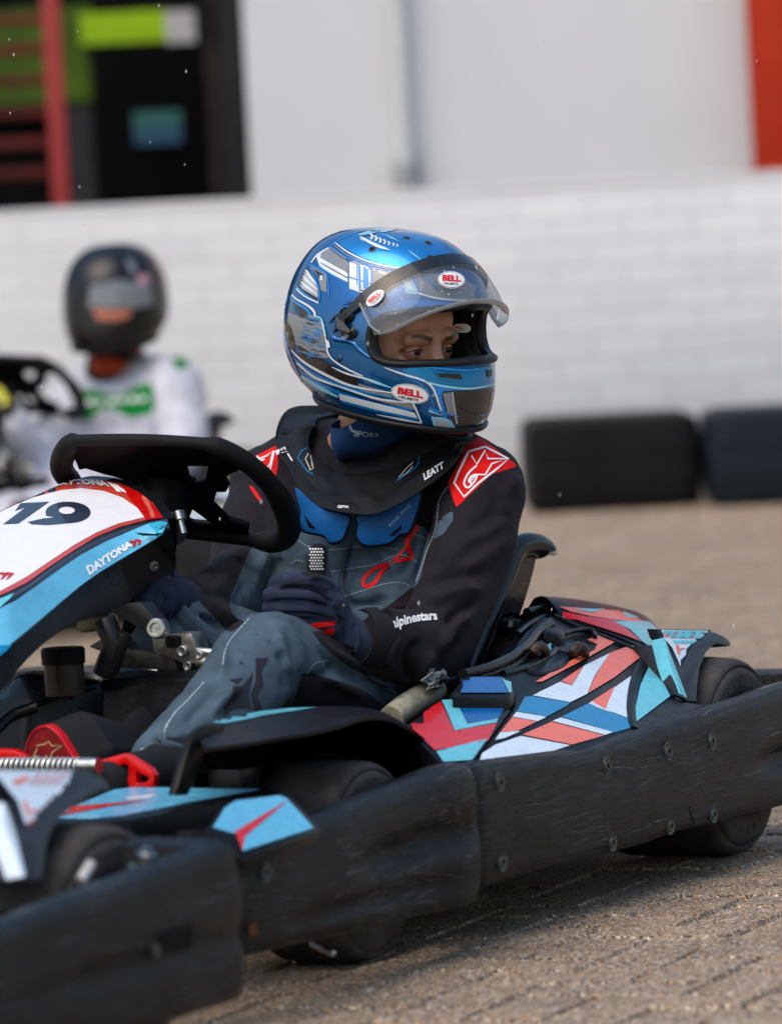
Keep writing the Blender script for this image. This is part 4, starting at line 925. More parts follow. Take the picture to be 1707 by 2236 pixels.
for p in (((1132,425),(1092,490),(1078,600),(1058,665),(1035,720),(1010,800),(975,880)),((430,662),(520,712),(640,712),(720,702),(900,712)),((575,820),(680,800),(780,785),(870,748),(930,740),(990,775)),((655,930),(780,890),(860,868),(920,866),(955,885)),((480,1282),(520,1235),(560,1228),(582,1210)),((408,778),(440,762),(470,770)),((955,640),(1010,655),(1030,690))): stitch(p)
stitch(((1345,1115),(1240,1235),(1212,1300),(1200,1370)),Wc,dash=7,w=2.2); stitch(((1100,1460),(1010,1560),(940,1630),(885,1725)),Wc,dash=9,w=2.4); stitch(((930,125),(880,190),(862,230),(862,285)),Nc,dash=9,w=2.4); stitch(((750,322),(715,355)),Nc,w=2.4)
# zip
sk_(((690,690),(660,780),(652,880),(680,985)),2.2,LBK)
# red chest emblem
sk_(((990,604),(962,645),(942,688),(968,752)),[15,13,10,8],LRD); sk_(((968,752),(880,770),(800,798),(752,838),(742,872),(765,884),(800,860),(835,805),(900,745),(950,690)),[9,7,7,8,9,9,8,6,5],LRD,off=.0012)
# shoulder emblem: white outlined five-sided frame with a star and a round a
fr=((1225,268),(1300,246),(1405,300),(1352,345),(1270,410),(1205,474),(1160,410),(1180,360),(1225,268))
sk_(fr,4.2,LW,sm_=0,off=.0013); sk_(((1238,285),(1262,325),(1300,262),(1312,300),(1400,300),(1330,322),(1300,372),(1258,372),(1232,404)),3.6,LW,sm_=0,off=.0013)
sk_(((1262,330),(1225,365),(1205,410),(1222,432),(1250,405),(1262,375),(1240,378),(1226,402),(1242,412)),4.2,LW,off=.0013)
sk_(((262,300),(300,285),(330,262),(318,320),(300,345)),3,LW,sm_=0); sk_(((335,262),(318,345)),3,LW,sm_=0); sk_(((258,285),(268,305),(292,300)),3.4,LW); 
# leg emblem (black)
for poly in (((1378,1330),(1445,1330),(1408,1402),(1418,1470),(1385,1530),(1412,1602),(1370,1612),(1350,1530),(1378,1450)),((1235,1446),(1312,1436),(1278,1472)),((1255,1480),(1305,1480),(1362,1408),(1358,1440),(1335,1530),(1350,1595),(1262,1600),(1205,1645),(1208,1585),(1252,1530))): decal(suit,TS,[Wc(p) for p in poly],LBK,.001,5,maxe=.05)
# sleeve lettering
textdecal(suit,TS,'alpinestars',[Tc(p) for p in ((866,1034),(1074,1000),(1082,1052),(872,1096))],LW,.0014,bold=.035,arc=5)
# ---- gloves
GLM=cloth('glove_fabric',srgb(37,46,68),[('gblack',srgb(16,16,20)),('gred',SRED)],rough=.7,bump=.2)
def GT(u,v,d,r): return (TD_(u,v,d),r)
fing=[[GT(588,902,7.425,.0150),GT(500,862,7.40,.0130),GT(395,858,7.395,.0122),GT(345,872,7.415,.0118),GT(390,890,7.445,.011)],
 [GT(600,955,7.42,.0150),GT(490,922,7.395,.0126),GT(370,918,7.395,.0120),GT(318,926,7.415,.0116),GT(360,940,7.445,.011)],
 [GT(605,1010,7.425,.0150),GT(490,983,7.40,.0126),GT(370,979,7.40,.0118),GT(314,984,7.42,.0112),GT(360,998,7.445,.0105)],
 [GT(600,1065,7.43,.0150),GT(500,1043,7.41,.0118),GT(400,1038,7.412,.0112),GT(340,1038,7.43,.0105)],
 [GT(575,935,7.45,.020),GT(545,860,7.44,.0165),GT(532,790,7.435,.0145),GT(535,730,7.43,.0135),GT(538,712,7.43,.012)],
 [GT(570,930,7.455,.022),GT(590,1000,7.45,.026),GT(620,1080,7.455,.028),GT(660,1120,7.46,.029),GT(740,1135,7.475,.034),GT(790,1140,7.48,.035)],
 [GT(520,930,7.45,.02),GT(500,1030,7.455,.02)]]
gl=capsules(fing,'glove',drv,GLM,.0018,2)
folds(gl,[(((590,925),(500,893),(400,888),(330,898)),3.4,-.0038),(((600,985),(490,952),(370,948),(320,955)),3.4,-.0038),(((600,1035),(500,1012),(400,1008),(330,1010)),3.4,-.0038),(((480,845),(560,850),(610,890)),4,.0025),(((640,930),(680,1000),(690,1080)),6,.0025),(((620,1000),(650,1080),(640,1160)),6,-.003),(((560,900),(590,950),(580,980)),6,-.004),(((480,880),(560,920),(600,960)),5,-.0025),(((700,1060),(720,1130),(700,1200)),6,.002)],c=Tc)
zone(gl,'gblack',((465,830),(490,760),(505,700),(535,685),(572,705),(572,790),(560,838)),c=Tc); zone(gl,'gblack',((610,1130),(700,1160),(700,1215),(600,1200)),c=Tc,spl=0)
TG=bvh(gl)
for poly in (((440,1065),(480,1062),(520,1050),(615,1040),(608,1062),(540,1070),(500,1085),(460,1082)),((470,1092),(540,1085),(600,1075),(612,1085),(560,1150),(550,1172),(540,1150),(570,1108),(520,1112),(480,1110)),((505,1120),(560,1118),(545,1140),(520,1136))): decal(gl,TG,[Tc(p) for p in poly],LRD,.0012,4)
for r_ in range(8):
    for c_ in range(5):
        u,v=Tc((500+c_*12+(r_%2)*6,712+r_*13)); decal(gl,TG,oval(u,v,2.1,2.1,0,8),LW,.0009,9)
for q in (((412,872),(450,850),(470,850),(482,835),(490,852),(540,842),(500,862),(492,880),(470,866),(430,868),(412,872)),): sk_(q,2.2,LBK,o=gl,t=TG,sm_=0)
textdecal(gl,TG,'TAS',[Tc(p) for p in ((612,1165),(690,1175),(690,1205),(612,1195))],mat('dark_grey_print',srgb(62,66,84),.6),.0012,bold=.03)
# cuff
b=MB(); b.tube([TD_(722,1116,7.465),TD_(750,1121,7.47),TD_(772,1126,7.478)],[.036,.0395,.042],cloth('cuff_knit',PLUM,[]),26,cap=False); b.build('sleeve_cuff',drv,solid=.003,off=0)
# right glove
def GD(x,y,d,r): return (D(x,y,d),r)
gr=capsules([[GD(395,1322,7.54,.036),GD(355,1300,7.47,.033)],[GD(360,1280,7.45,.017),GD(340,1262,7.42,.016),GD(325,1285,7.40,.015)],[GD(358,1300,7.44,.017),GD(335,1290,7.41,.016),GD(318,1305,7.40,.015)],[GD(355,1322,7.44,.016),GD(332,1315,7.41,.015),GD(318,1325,7.41,.014)],[GD(352,1340,7.45,.015),GD(332,1336,7.42,.014)],[GD(370,1275,7.47,.018),GD(350,1240,7.48,.015),GD(335,1215,7.5,.013)]],'glove',drv,GLM,.003,3)
TG2=bvh(gr); sk_(((838,985),(870,940),(880,985),(915,970),(890,1010),(870,1050)),2.4,LBK,Wc,gr,TG2,sm_=0)
# ---- shoes
b=MB(); so_=[Qc(p) for p in ((215,425),(222,300),(258,190),(320,115),(390,92),(440,95),(520,160),(590,260),(650,360),(682,428),(640,560),(300,560))]; so_=cr(so_,4,True)
soc=[P(*p,f=1.17) for p in so_]; cen_=sum(soc,Vector())/len(soc)
REDS=mat('red_rubber_sole',srgb(196,16,24),.45,var=.12,vs=30); DKS=mat('black_shoe_suede',(.008,.009,.011),.8,var=.2,vs=30)
b.grid([[cen_+(p-cen_)*.90+Vector((.004,0,0)) for p in soc],[cen_+(p-cen_)*.97+Vector((.003,0,0)) for p in soc],soc,[p+Vector((-.012,0,0)) for p in soc]],REDS,close_u=True)
b.add([cen_+(p-cen_)*.90+Vector((.002,0,0)) for p in soc],[tuple(range(len(soc)))],mat('maroon_sole_tread',srgb(128,18,24),.5,var=.2,vs=40))
up_=[p+Vector((-.01,0,0)) for p in soc]; sh_=Vector((-.03,-.0,.0)); toe=[cen_+(p-cen_)*1.0+Vector((-.04,.028,.012)) for p in soc]; back_=[cen_+(p-cen_)*.8+Vector((-.16,.02,-.01)) for p in soc]; bk2=[cen_+(p-cen_)*.6+Vector((-.24,.0,.01)) for p in soc]
b.grid([up_,toe,back_,bk2],DKS,close_u=True); b.add([p for p in bk2],[tuple(range(len(bk2)))],DKS)
shoe=b.build('shoe',drv,sm=50); tsh=bvh(shoe); GOLD=mat('pale_gold_print',srgb(190,160,120),.5,var=.1)
sk_(((320,275),(395,262),(425,236),(455,275),(545,272),(462,330),(440,388),(395,360)),3,GOLD,Qc,shoe,tsh,sm_=0); sk_(((330,300),(310,340),(300,372),(345,365)),3,GOLD,Qc,shoe,tsh); 
lsh=capsules([[GD(372,1680,7.06,.042),GD(350,1700,7.04,.04),GD(300,1700,6.99,.034),GD(240,1712,6.95,.030)]],'shoe',drv,DKS,.005,3)
b=MB(); b.tube(cr([P(*Nc(p),d=7.075) for p in ((690,355),(760,380),(830,420),(880,480),(900,520))],5),.0045,cloth('cuff_knit_b',srgb(40,54,70),[]),8); b.build('trouser_hem',drv)
# ---- head, neck and hidden body in one skin
TH=R(-44); PT=R(8)
HX=Vector((math.cos(TH)*math.cos(PT),math.sin(TH)*math.cos(PT),-math.sin(PT))); HY=Vector((-math.sin(TH),math.cos(TH),0)); HZ=HX.cross(HY)
hc=W(850,733,7.80); MHW=Matrix(((HX.x,HY.x,HZ.x,hc.x),(HX.y,HY.y,HZ.y,hc.y),(HX.z,HY.z,HZ.z,hc.z),(0,0,0,1))); MH=MKI@MHW
def Hh(x,y,z): return MH@Vector((x,y,z))
SKIN=bpy.data.materials.new('skin'); SKIN.use_nodes=True; n=N(SKIN); sb=n.n['Principled BSDF']
c=n.mix(n.ramp(n.noise(60,4),.3,.7),srgb(186,132,106),srgb(204,150,123)); c=n.mix(n.math('MULTIPLY',n.ramp(n.attr('brow'),-1.6,1.2),n.ramp(n.noise(520,3,.7,n.mapped((1,1,.35))),.34,.58,.55,1)),c,srgb(22,14,12)); c=n.mix(n.ramp(n.attr('lid'),-1.5,1.0,0,.2),c,srgb(120,66,50))  # last mix paints brownish shading around the eyes into the skin
n.L(c,sb.inputs['Base Color']); sb.inputs['Roughness'].default_value=.42; sb.inputs['Subsurface Weight'].default_value=.12; sb.inputs['Subsurface Radius'].default_value=(.012,.004,.002); sb.inputs['Subsurface Scale'].default_value=.5
def hcap(*a): return [(Hh(x,y,z),r_) for x,y,z,r_ in a]
ey=.031; ez=-.012
hcaps=[hcap((0,0,.03,.078),(-.03,0,.03,.075)),hcap((.028,-.036,.02,.040),(.030,-.036,-.02,.038)),hcap((.028,.036,.02,.040),(.030,.036,-.02,.038)),hcap((.018,0,.015,.070),(.02,0,-.03,.062)),hcap((.03,0,-.075,.045),(.02,0,-.05,.055)),
 hcap((.052,.0,.028,.036),(.052,.022,.028,.034)),hcap((.052,-.022,.028,.034),(.052,.0,.028,.034)),
 hcap((.078,-.040,.006,.0115),(.086,-.020,.009,.0115)),hcap((.078,.040,.006,.0115),(.086,.020,.009,.0115)),
 hcap((.080,0,.010,.0125),(.087,0,-.012,.0095),(.099,0,-.034,.0100),(.105,0,-.044,.0105)),hcap((.094,-.012,-.046,.0085),(.094,.012,-.046,.0085)),
 hcap((.062,-.034,-.040,.022),(.055,-.028,-.055,.03)),hcap((.062,.034,-.040,.022),(.055,.028,-.055,.03)),
 hcap((.075,-.016,-.070,.016),(.075,.016,-.070,.016)),hcap((.072,0,-.095,.018),(.055,0,-.09,.024)),
 [(D(852,850,7.84),.056),(D(825,930,7.87),.055),(D(800,1010,7.91),.066)],
 [(D(690,1080,8.0),.075),(D(800,1100,7.95),.09),(D(920,1080,7.86),.075)],[(D(800,1100,7.95),.09),(D(790,1300,7.90),.09),(D(780,1480,7.87),.095)],
 [(D(600,1075,8.02),.034),(D(545,1250,7.92),.026),(D(405,1322,7.57),.020),(D(350,1300,7.46),.018)],[(D(1040,1075,7.79),.034),(D(945,1400,7.63),.026),(D(808,1397,7.50),.024),(TD_(640,1100,7.46),.018)],
 [(D(830,1590,7.72),.055),(D(590,1445,7.39),.036),(D(380,1670,7.09),.026)],[(D(700,1530,7.88),.055),(D(390,1395,7.52),.03),(D(270,1535,7.5),.026)]]
body=capsules(hcaps,'body',drv,SKIN,.0026,4)
A=coords(body); HI=np.array(MH.inverted()); B_=A@HI[:3,:3].T+HI[:3,3]; HR=np.array(MH)[:3,:3]; Z=np.zeros_like(B_)
for s_ in (-1,1):   # eye openings pressed in
    dy=(B_[:,1]-s_*ey)/.0145; dz=(B_[:,2]-ez-.0008*0)/.0042; m_=np.exp(-(dy**2+dz**2)**2)*(B_[:,0]>.05); Z[:,0]-=.011*m_
    dz2=(B_[:,2]-(ez+.012))/.006; Z[:,0]-=.0035*np.exp(-(dy/1.3)**2-dz2**2)*(B_[:,0]>.05)
setco(body,A+Z@HR.T)
B_=B_+Z
def fattr(name,fn):
    v=fn(B_).astype(np.float32); a=body.data.attributes.new(name,'FLOAT','POINT'); a.data.foreach_set('value',v)
def browf(B):
    o_=np.full(len(B),-9.)
    for s_ in (-1,1):
        y=(B[:,1]*s_-.012)/.036; zc=.0045+.009*np.sin(np.clip(y,0,1)*2.0)-.003*np.clip(y,0,1); hw=.0042*(1-.55*np.clip(y,0,1)); d=(hw-np.abs(B[:,2]-zc))*1000
        d=np.where((y<0)|(y>1),-9,d); o_=np.maximum(o_,d)
    return np.where(B[:,0]>.04,o_,-9)
def lidf(B):
    o_=np.full(len(B),-9.)
    for s_ in (-1,1): r_=np.sqrt(((B[:,1]-s_*ey)/.0150)**2+((B[:,2]-ez)/.0068)**2); o_=np.maximum(o_,(1.05-r_)*8)
    return np.where(B[:,0]>.04,o_,-9)
fattr('brow',browf); fattr('lid',lidf)
SCL=mat('eye_white',srgb(168,158,155),.15,var=.03,coat=.6); IRI=mat('brown_iris',srgb(52,28,16),.2,var=.2,vs=300,coat=.8); PUP=mat('pupil',(.002,.002,.002),.1,var=0); LSH=mat('eyelash',srgb(20,12,10),.7,var=0)
for s_ in (-1,1):
    b=MB(); er=.0114; ec=Vector((.0735,s_*ey,ez)); gz=Vector((1,.03,.0)).normalized(); 
    b.lathe(ec,gz,[(er*math.cos(a),er*math.sin(a)) for a in np.linspace(.60,math.pi,14)],SCL,28); b.lathe(ec,gz,[(er*1.01*math.cos(a),er*1.0*math.sin(a)) for a in np.linspace(.24,.62,6)],IRI,28); b.lathe(ec,gz,[(er*1.012*math.cos(a),er*1.0*math.sin(a)) for a in (.002,.1,.24)],PUP,24)
    b.v=[tuple(MH@Vector(p)) for p in b.v]; e_=b.build('eye',drv,fixn=False); e_.parent=body
    LM=mat('eyelid_skin',srgb(172,118,95),.5,var=.08,vs=200)
    def lidp(az,el,rr_): return Hh(ec.x+rr_*math.cos(el)*math.cos(az),ec.y+rr_*math.cos(el)*math.sin(az),ec.z+rr_*math.sin(el))
    azs=[R(a_) for a_ in range(-104,105,8)]; al=lambda a_:max(0,math.cos(a_*R(90)/R(72)))**.8
    b=MB(); b.grid([[lidp(a_,R(1)+R(19)*al(a_)+(R(84)-R(20))*t,er*(1.06+.05*t)) for a_ in azs] for t in np.linspace(0,1,7)],LM); b.build('upper_eyelid',drv,sm=80,solid=.0007,off=0).parent=body
    b=MB(); b.grid([[lidp(a_,-R(1)-R(15)*al(a_)-(R(84)-R(16))*t,er*(1.05+.06*t)) for a_ in azs] for t in np.linspace(0,1,7)],LM); b.build('lower_eyelid',drv,sm=80,solid=.0007,off=0).parent=body
    b=MB(); b.tube([lidp(a_,R(1)+R(18)*al(a_),er*1.09) for a_ in azs],[.0003+.0007*al(a_) for a_ in azs],LSH,8); b.build('eyelash',drv).parent=body
# ---- neck tube (blue snood) and suit collar
SNO=cloth('blue_snood',srgb(8,52,98),[],rough=.6,bump=.2)
b=MB(); rows=[]
for k,(u,v,d,r1,r2) in enumerate(((800,80,7.82,.062,.064),(800,150,7.82,.058,.062),(805,205,7.83,.054,.058),(812,240,7.84,.050,.052))):
    c_=TD_(u,v,d); rows.append([c_+Vector((math.cos(a)*r1,math.sin(a)*r2,.004*math.sin(3*a+k)+.018*math.sin(a-.6))) for a in np.linspace(0,2*math.pi,40,endpoint=False)])
b.grid(rows,SNO,close_u=True); sno=b.build('snood',drv,solid=.003,off=0,sm=180); wrinkle(sno,.003,40,2)
tsn=bvh(sno); textdecal(sno,tsn,'SPORT',[Tc(p) for p in ((700,165),(815,180),(812,195),(700,192))],mat('pale_snood_print',srgb(150,170,190),.6),.0015,bold=.02); sk_(((680,140),(690,165),(720,180)),5,mat('pale_snood_print',srgb(150,170,190),.6),o=sno,t=tsn)
b=MB(); rows=[]
for k,(dz,rr_) in enumerate(((.0,.070),(.02,.064),(.032,.058),(.036,.056))):
    c_=TD_(760,372,7.89)+Vector((0,0,dz)); rows.append([c_+Vector((math.cos(a)*rr_,math.sin(a)*rr_*1.05,0)) for a in np.linspace(0,2*math.pi,36,endpoint=False)])
b.grid(rows,cloth('collar_cloth',srgb(20,19,24),[]),close_u=True); b.build('collar',drv,solid=.004,off=0)
# ---- neck brace
BRC=mat('matt_black_brace',(.010,.0105,.012),.42,spec=.2,var=.15,bump=.6,bs=1300)
outr=((560,84,8.0),(440,90,7.98),(380,120,7.96),(346,190,7.92),(345,255,7.88),(398,340,7.83),(450,440,7.78),(535,520,7.735),(720,557,7.70),(830,545,7.69),(1000,452,7.685),(1150,332,7.70),(1212,235,7.74),(1240,180,7.80),(1150,120,7.95),(900,40,8.06),(700,50,8.06))
innr=((630,95,8.0),(590,98,7.98),(540,112,7.95),(500,160,7.92),(490,215,7.89),(512,285,7.865),(570,328,7.84),(630,355,7.82),(720,368,7.80),(820,350,7.79),(950,310,7.785),(1040,262,7.785),(1100,215,7.80),(1140,180,7.84),(1080,120,7.93),(900,75,8.0),(740,75,8.0))
og=[Vector(q) for q in cr([TD_(*p) for p in outr],5,True)]; ig=[Vector(q) for q in cr([TD_(*p) for p in innr],5,True)]
rows=[[p+Vector((-.004,0,-.055)) for p in ig]]; toward=(MKI.to_3x3()@Vector((0,-1,0)))
for t,e in ((0,-.006),(.03,.0),(.10,.003),(.3,.005),(.5,.004),(.62,.0),(.66,-.001),(.85,.001),(.97,.0),(1,-.006)): rows.append([a.lerp(c_,t)+toward*e for a,c_ in zip(ig,og)])
rows.append([p+toward*-.02+Vector((0,0,.01)) for p in og])
b=MB(); b.grid(rows,BRC,close_u=True); brace=b.build('neck_brace',drv,sm=30)
folds(brace,[(((470,130),(450,200),(480,300),(560,420),(690,510)),7,.004),(((1150,250),(1080,330),(950,420),(800,510)),7,.004),(((600,330),(620,420),(690,500)),8,-.003),(((860,360),(850,440),(800,500)),8,-.003),(((640,480),(730,470),(800,490)),8,.004),(((380,200),(460,180),(540,130)),4,.005),(((480,400),(600,455),(720,470),(850,450),(980,390)),5,-.0035),(((500,430),(620,485),(720,498),(840,480),(960,430)),4,.003),(((520,120),(480,200),(500,290),(560,345)),4,.004),(((1130,190),(1050,275),(950,325),(830,362)),4,.004),(((360,230),(440,240)),5,-.003)],c=Tc)
bake_dummy=None; TBR=bvh(brace); BBLU=mat('brace_blue_line',srgb(20,110,170),.4,var=.05); CRM=mat('cream_line',srgb(205,200,180),.5,var=.05)
def bs(p,w,m,off=.0012): sk_(p,w,m,o=brace,t=TBR,sm_=0,off=off)
bs(((485,250),(462,262),(442,296),(488,358),(512,372)),2.4,BBLU); bs(((488,275),(478,300),(500,350)),1.8,CRM); bs(((498,285),(512,345),(495,352)),1.5,CRM)
bs(((998,290),(996,320),(978,345),(898,400)),2.4,BBLU); bs(((972,315),(935,350),(905,388),(940,368),(970,335)),1.7,CRM)
textdecal(brace,TBR,'LEATT',[Tc(p) for p in ((372,240),(418,318),(385,325),(342,248))],LW,.004,bold=.035)
textdecal(brace,TBR,'LEATT',[Tc(p) for p in ((1018,368),(1108,312),(1114,342),(1024,400))],LW,.0014,bold=.035)
textdecal(brace,TBR,'GPX',[Tc(p) for p in ((626,513),(678,517),(676,528),(622,527))],LW,.0014,bold=.03)
bs(((610,508),(622,500),(690,503),(716,520),(712,532)),1.6,DARK)
b=MB(); h=cast(TBR,*Tc((395,170)),MK,MKI); b.lathe(h[0],h[1],[(-.002,.010),(.002,.010),(.0025,.008),(.001,.006),(.001,.0005)],BRC,24); b.build('brace_stud',drv)
# hanging loop at the right of the brace
b=MB(); b.tube(cr([TD_(*p) for p in ((1130,200,7.78),(1180,215,7.74),(1190,260,7.73),(1150,300,7.735),(1175,230,7.72),(1235,220,7.73))],5),.003,mat('black_rubber_strap',(.01,.01,.011),.3),8); b.build('brace_strap',drv,sm=60)
# blue chest pads under the brace
PADB=mat('blue_pad',srgb(8,92,160),.42,var=.08,bump=.3,bs=700)
pfn=lambda p,dz=0:P(*Tc(p),d=7.742-dz)
for poly,slot in ((((436,430),(438,480),(456,540),(452,600),(480,630),(558,648),(590,680),(640,668),(662,620),(672,560),(540,520)),((470,555),(512,605),(526,622),(490,612))),
                  (((718,555),(716,600),(712,648),(730,680),(768,694),(860,682),(905,645),(945,635),(965,600),(992,520),(990,450),(840,530)),((860,652),(915,600),(918,618),(880,652)))):
    sp_=cr(poly,4,True); cx=sum(p[0] for p in sp_)/len(sp_); cy=sum(p[1] for p in sp_)/len(sp_)
    big=[(cx+(x-cx)*1.09,cy+(y-cy)*1.09+3) for x,y in sp_]
    b=MB(); b.prism([pfn(p,-.012) for p in big],toward*.012,BRC); b.prism([pfn(p,0) for p in sp_],toward*.006,PADB); pad=b.build('chest_pad',drv,bev=.002)
    tp_=bvh(pad); decal(pad,tp_,[Tc(p) for p in slot],DARK,.0008,6)
    if slot[0][0]>800: textdecal(pad,tp_,'FIVE FIVE',[Tc(p) for p in ((858,598),(955,500),(962,514),(866,612))],mat('pale_blue_print',srgb(150,200,225),.5),.0012,bold=.015)
# ---- helmet
hc2=W(850,722,7.80); MHE=Matrix(((HX.x,HY.x,HZ.x,hc2.x),(HX.y,HY.y,HZ.y,hc2.y),(HX.z,HY.z,HZ.z,hc2.z),(0,0,0,1))); ML=MKI@MHE
hel=bpy.data.objects.new('helmet',None); C.objects.link(hel); hel.parent=drv; hel.matrix_local=ML
LV=[(.139,-.03,.01,.02),(.137,-.058,.040,.042),(.130,-.085,.072,.066),(.115,-.112,.101,.087),(.092,-.132,.124,.104),(.060,-.148,.141,.118),(.02,-.156,.151,.126),(-.02,-.156,.157,.128),(-.045,-.149,.161,.126),(-.07,-.138,.164,.120),(-.092,-.122,.163,.112),(-.107,-.108,.160,.104),(-.115,-.100,.155,.099)]
def hrow(z,xb,xf,hw,s=1.,n=96,sx=None):
    cx=(xb+xf)/2; a=(xf-xb)/2*s; h=hw*s; r=[]
    for k in range(n):
        t=2*math.pi*k/n; c_,s_=math.cos(t),math.sin(t); e=.92 if c_<0 else .96
        x=cx+math.copysign(abs(c_)**e,c_)*a; g=min(1,max(0,-z/.115)); r.append(Vector((x,math.copysign(abs(s_)**.96,s_)*h,z+.024*g*g*(.16-x)/.26)))
    return r
def shell(s,zs=1,off=(0,0,0)):
    lv=cr(LV,5); return [[p+Vector(off) for p in hrow(z*zs,xb,xf,hw,s)] for z,xb,xf,hw in lv]
def boolcut(o,cutter):
    q=o.modifiers.new('b','BOOLEAN'); q.operation='DIFFERENCE'; q.object=cutter; q.solver='EXACT'; cutter.parent=None
    par=o.parent; ml=o.matrix_local.copy(); o.parent=None; o.matrix_world=Matrix.Identity(4); bake(o,40); o.parent=par
def flake(name,c1,c2):
    m=bpy.data.materials.new(name); m.use_nodes=True; n=N(m); b=n.n['Principled BSDF']; lw=n.new('LayerWeight'); lw.inputs[0].default_value=.35
    n.L(n.mix(n.noise(900,2),c1,c2),b.inputs['Base Color'])
    b.inputs['Metallic'].default_value=.75; b.inputs['Roughness'].default_value=.30; b.inputs['Coat Weight'].default_value=1; b.inputs['Coat Roughness'].default_value=.04
    vo=n.new('TexVoronoi'); vo.inputs['Scale'].default_value=210; n.L(n.obj(),vo.inputs['Vector']); sp=n.new('SeparateColor'); n.L(vo.outputs['Color'],sp.inputs[0])
    z=n.new('SeparateXYZ'); n.L(n.obj(),z.inputs[0])
    rad=n.math('MULTIPLY',n.ramp(sp.outputs[0],.45,1,0,.30),n.ramp(z.outputs[2],.0,.09,0,1)); h=n.math('SQRT',n.math('MAXIMUM',n.math('SUBTRACT',rad,vo.outputs['Distance']),0.))
    bu=n.new('Bump'); bu.inputs['Distance'].default_value=.0022; n.L(h,bu.inputs['Height']); n.L(bu.outputs[0],b.inputs['Coat Normal']); return m
HBL=flake('metallic_blue_lacquer',(.0,.080,.27),(.0,.145,.42)); HBR=flake('bright_blue_lacquer',(.0,.22,.58),(.0,.32,.72))
def lac(name,c,r=.3): return mat(name,c,r,var=.04,vs=30,coat=1)
HW=lac('white_lacquer',(.66,.70,.74)); HG=lac('grey_lacquer',(.20,.21,.23)); HK=lac('black_lacquer',(.008,.008,.009)); HC=lac('cyan_lacquer',srgb(0,120,200)); HLC=lac('light_cyan_lacquer',srgb(130,200,225)); HDB=lac('brown_black_lacquer',(.022,.017,.015)); HSG=lac('silver_lacquer',(.38,.39,.41))
b=MB(); rows=shell(1); b.grid([[ (sum(rows[0],Vector())/96)+Vector((0,0,.0006)) ]*96]+rows,HBL,close_u=True)
outer=b.build('shell',hel,sm=60,solid=.005)
LIN=mat('black_lining',(.006,.006,.007),.9,var=.2,sheen=.2)
b=MB(); rows=[[Vector((p.x,p.y,p.z*.96)) for p in r_] for r_ in shell(.955)]; b.grid([[ (sum(rows[0],Vector())/96)*.93 ]*96]+rows,LIN,close_u=True); inner=b.build('lining',hel,sm=60,solid=.012)
b=MB(); rows=shell(.86,.88,(.0,0,0)); b.grid([[ (sum(rows[0],Vector())/96)*.8 ]*96]+rows,LIN,close_u=True); pad_=b.build('padding',hel,sm=60,solid=.006)
PORT=cr([(.070,.006),(.073,.022),(.084,.034),(.105,.042),(.135,.049),(.165,.053),(.22,.055),(.30,.055),(.30,-.024),(.22,-.024),(.165,-.0245),(.135,-.0265),(.105,-.0285),(.084,-.024),(.074,-.012)],4,True)
def cutter(poly,dx=0,sc=1,zc=.013):
    b=MB(); pl=[Vector(((x-.3)*1+.3+dx,-.2,(z-zc)*sc+zc)) for x,z in poly]; b.prism(pl,(0,.4,0),LIN); return b.build('cut')
for o_,dx,sc in ((outer,0,1),(inner,.0,1.0),(pad_,-.012,1.05)):
    k_=cutter(PORT,dx,sc); boolcut(o_,k_); bpy.data.objects.remove(k_)
# rubber seal along the cut edge: walk the port outline over the shell surface
TO=bvh(outer); edge=[]
def on_shell(x,z,side,s=1.0):
    """shell half-width at (x,z)"""
    lv=np.array(LV); o_=np.argsort(lv[:,0]); xb=np.interp(z,lv[o_,0],lv[o_,1]); xf=np.interp(z,lv[o_,0],lv[o_,2]); hw=np.interp(z,lv[o_,0],lv[o_,3])
    cx=(xb+xf)/2;a=(xf-xb)/2*s; q=(x-cx)/a
    if abs(q)>=1: return None
    c_=abs(q)**(1/(.96 if q>0 else .92)); return side*hw*s*math.sqrt(max(0,1-c_*c_))**.96
def portpath(s,dx=0,sc=1,zc=.013):
    P1=[((x-.3)+.3+dx,(z-zc)*sc+zc) for x,z in PORT]; i0=[i for i,(x,z) in enumerate(P1)]
    def front(z):
        lv=np.array(LV); o_=np.argsort(lv[:,0]); xb=np.interp(z,lv[o_,0],lv[o_,1]); xf=np.interp(z,lv[o_,0],lv[o_,2]); return (xb+xf)/2+(xf-xb)/2*s
    half=[]
    # from lower front round the side to upper front
    seq=P1[40:]+P1[:28] if False else P1
    lo_=[p for p in P1 if p[1]<.013]; hi_=[p for p in P1 if p[1]>=.013]
    lo_=sorted([p for p in lo_ if p[0]<.19],key=lambda p:-p[0]); hi_=sorted([p for p in hi_ if p[0]<.19],key=lambda p:p[0])
    for x,z in lo_+hi_:
        y=on_shell(x,z,1,s)
        if y is not None: half.append(Vector((x,y,z)))
    zl=lo_[0][1]; zh=hi_[-1][1]
    top=[]; 
    full=[Vector((front(zl)-.0005,0,zl))]+[p for p in half if p.y>.004]+[Vector((front(zh)-.0005,0,zh))]
    full=[Vector(q) for q in cr(full,4)]
    return full[::-1]+[Vector((p.x,-p.y,p.z)) for p in full[1:-1]]
GSK=mat('black_rubber_seal',(.014,.015,.017),.42,var=.1)
b=MB(); b.tube(portpath(.998),(.0038,.0048),GSK,12,close=True); b.tube(portpath(.95),(.008,.006),GSK,10,close=True); b.build('eyeport_seal',hel,sm=60)
# bottom trim
b=MB(); r_=hrow(-.115,-.100,.155,.099); b.tube([p+Vector((0,0,-.004)) for p in r_],(.006,.004),mat('black_base_trim',(.008,.008,.009),.4,var=.1),10,close=True); r2=hrow(-.122,-.088,.150,.09); b.grid([r_,r2,hrow(-.124,-.06,.12,.07)],mat('black_base_trim',(.008,.008,.009),.4),close_u=True)
b.build('base_trim',hel,sm=60)
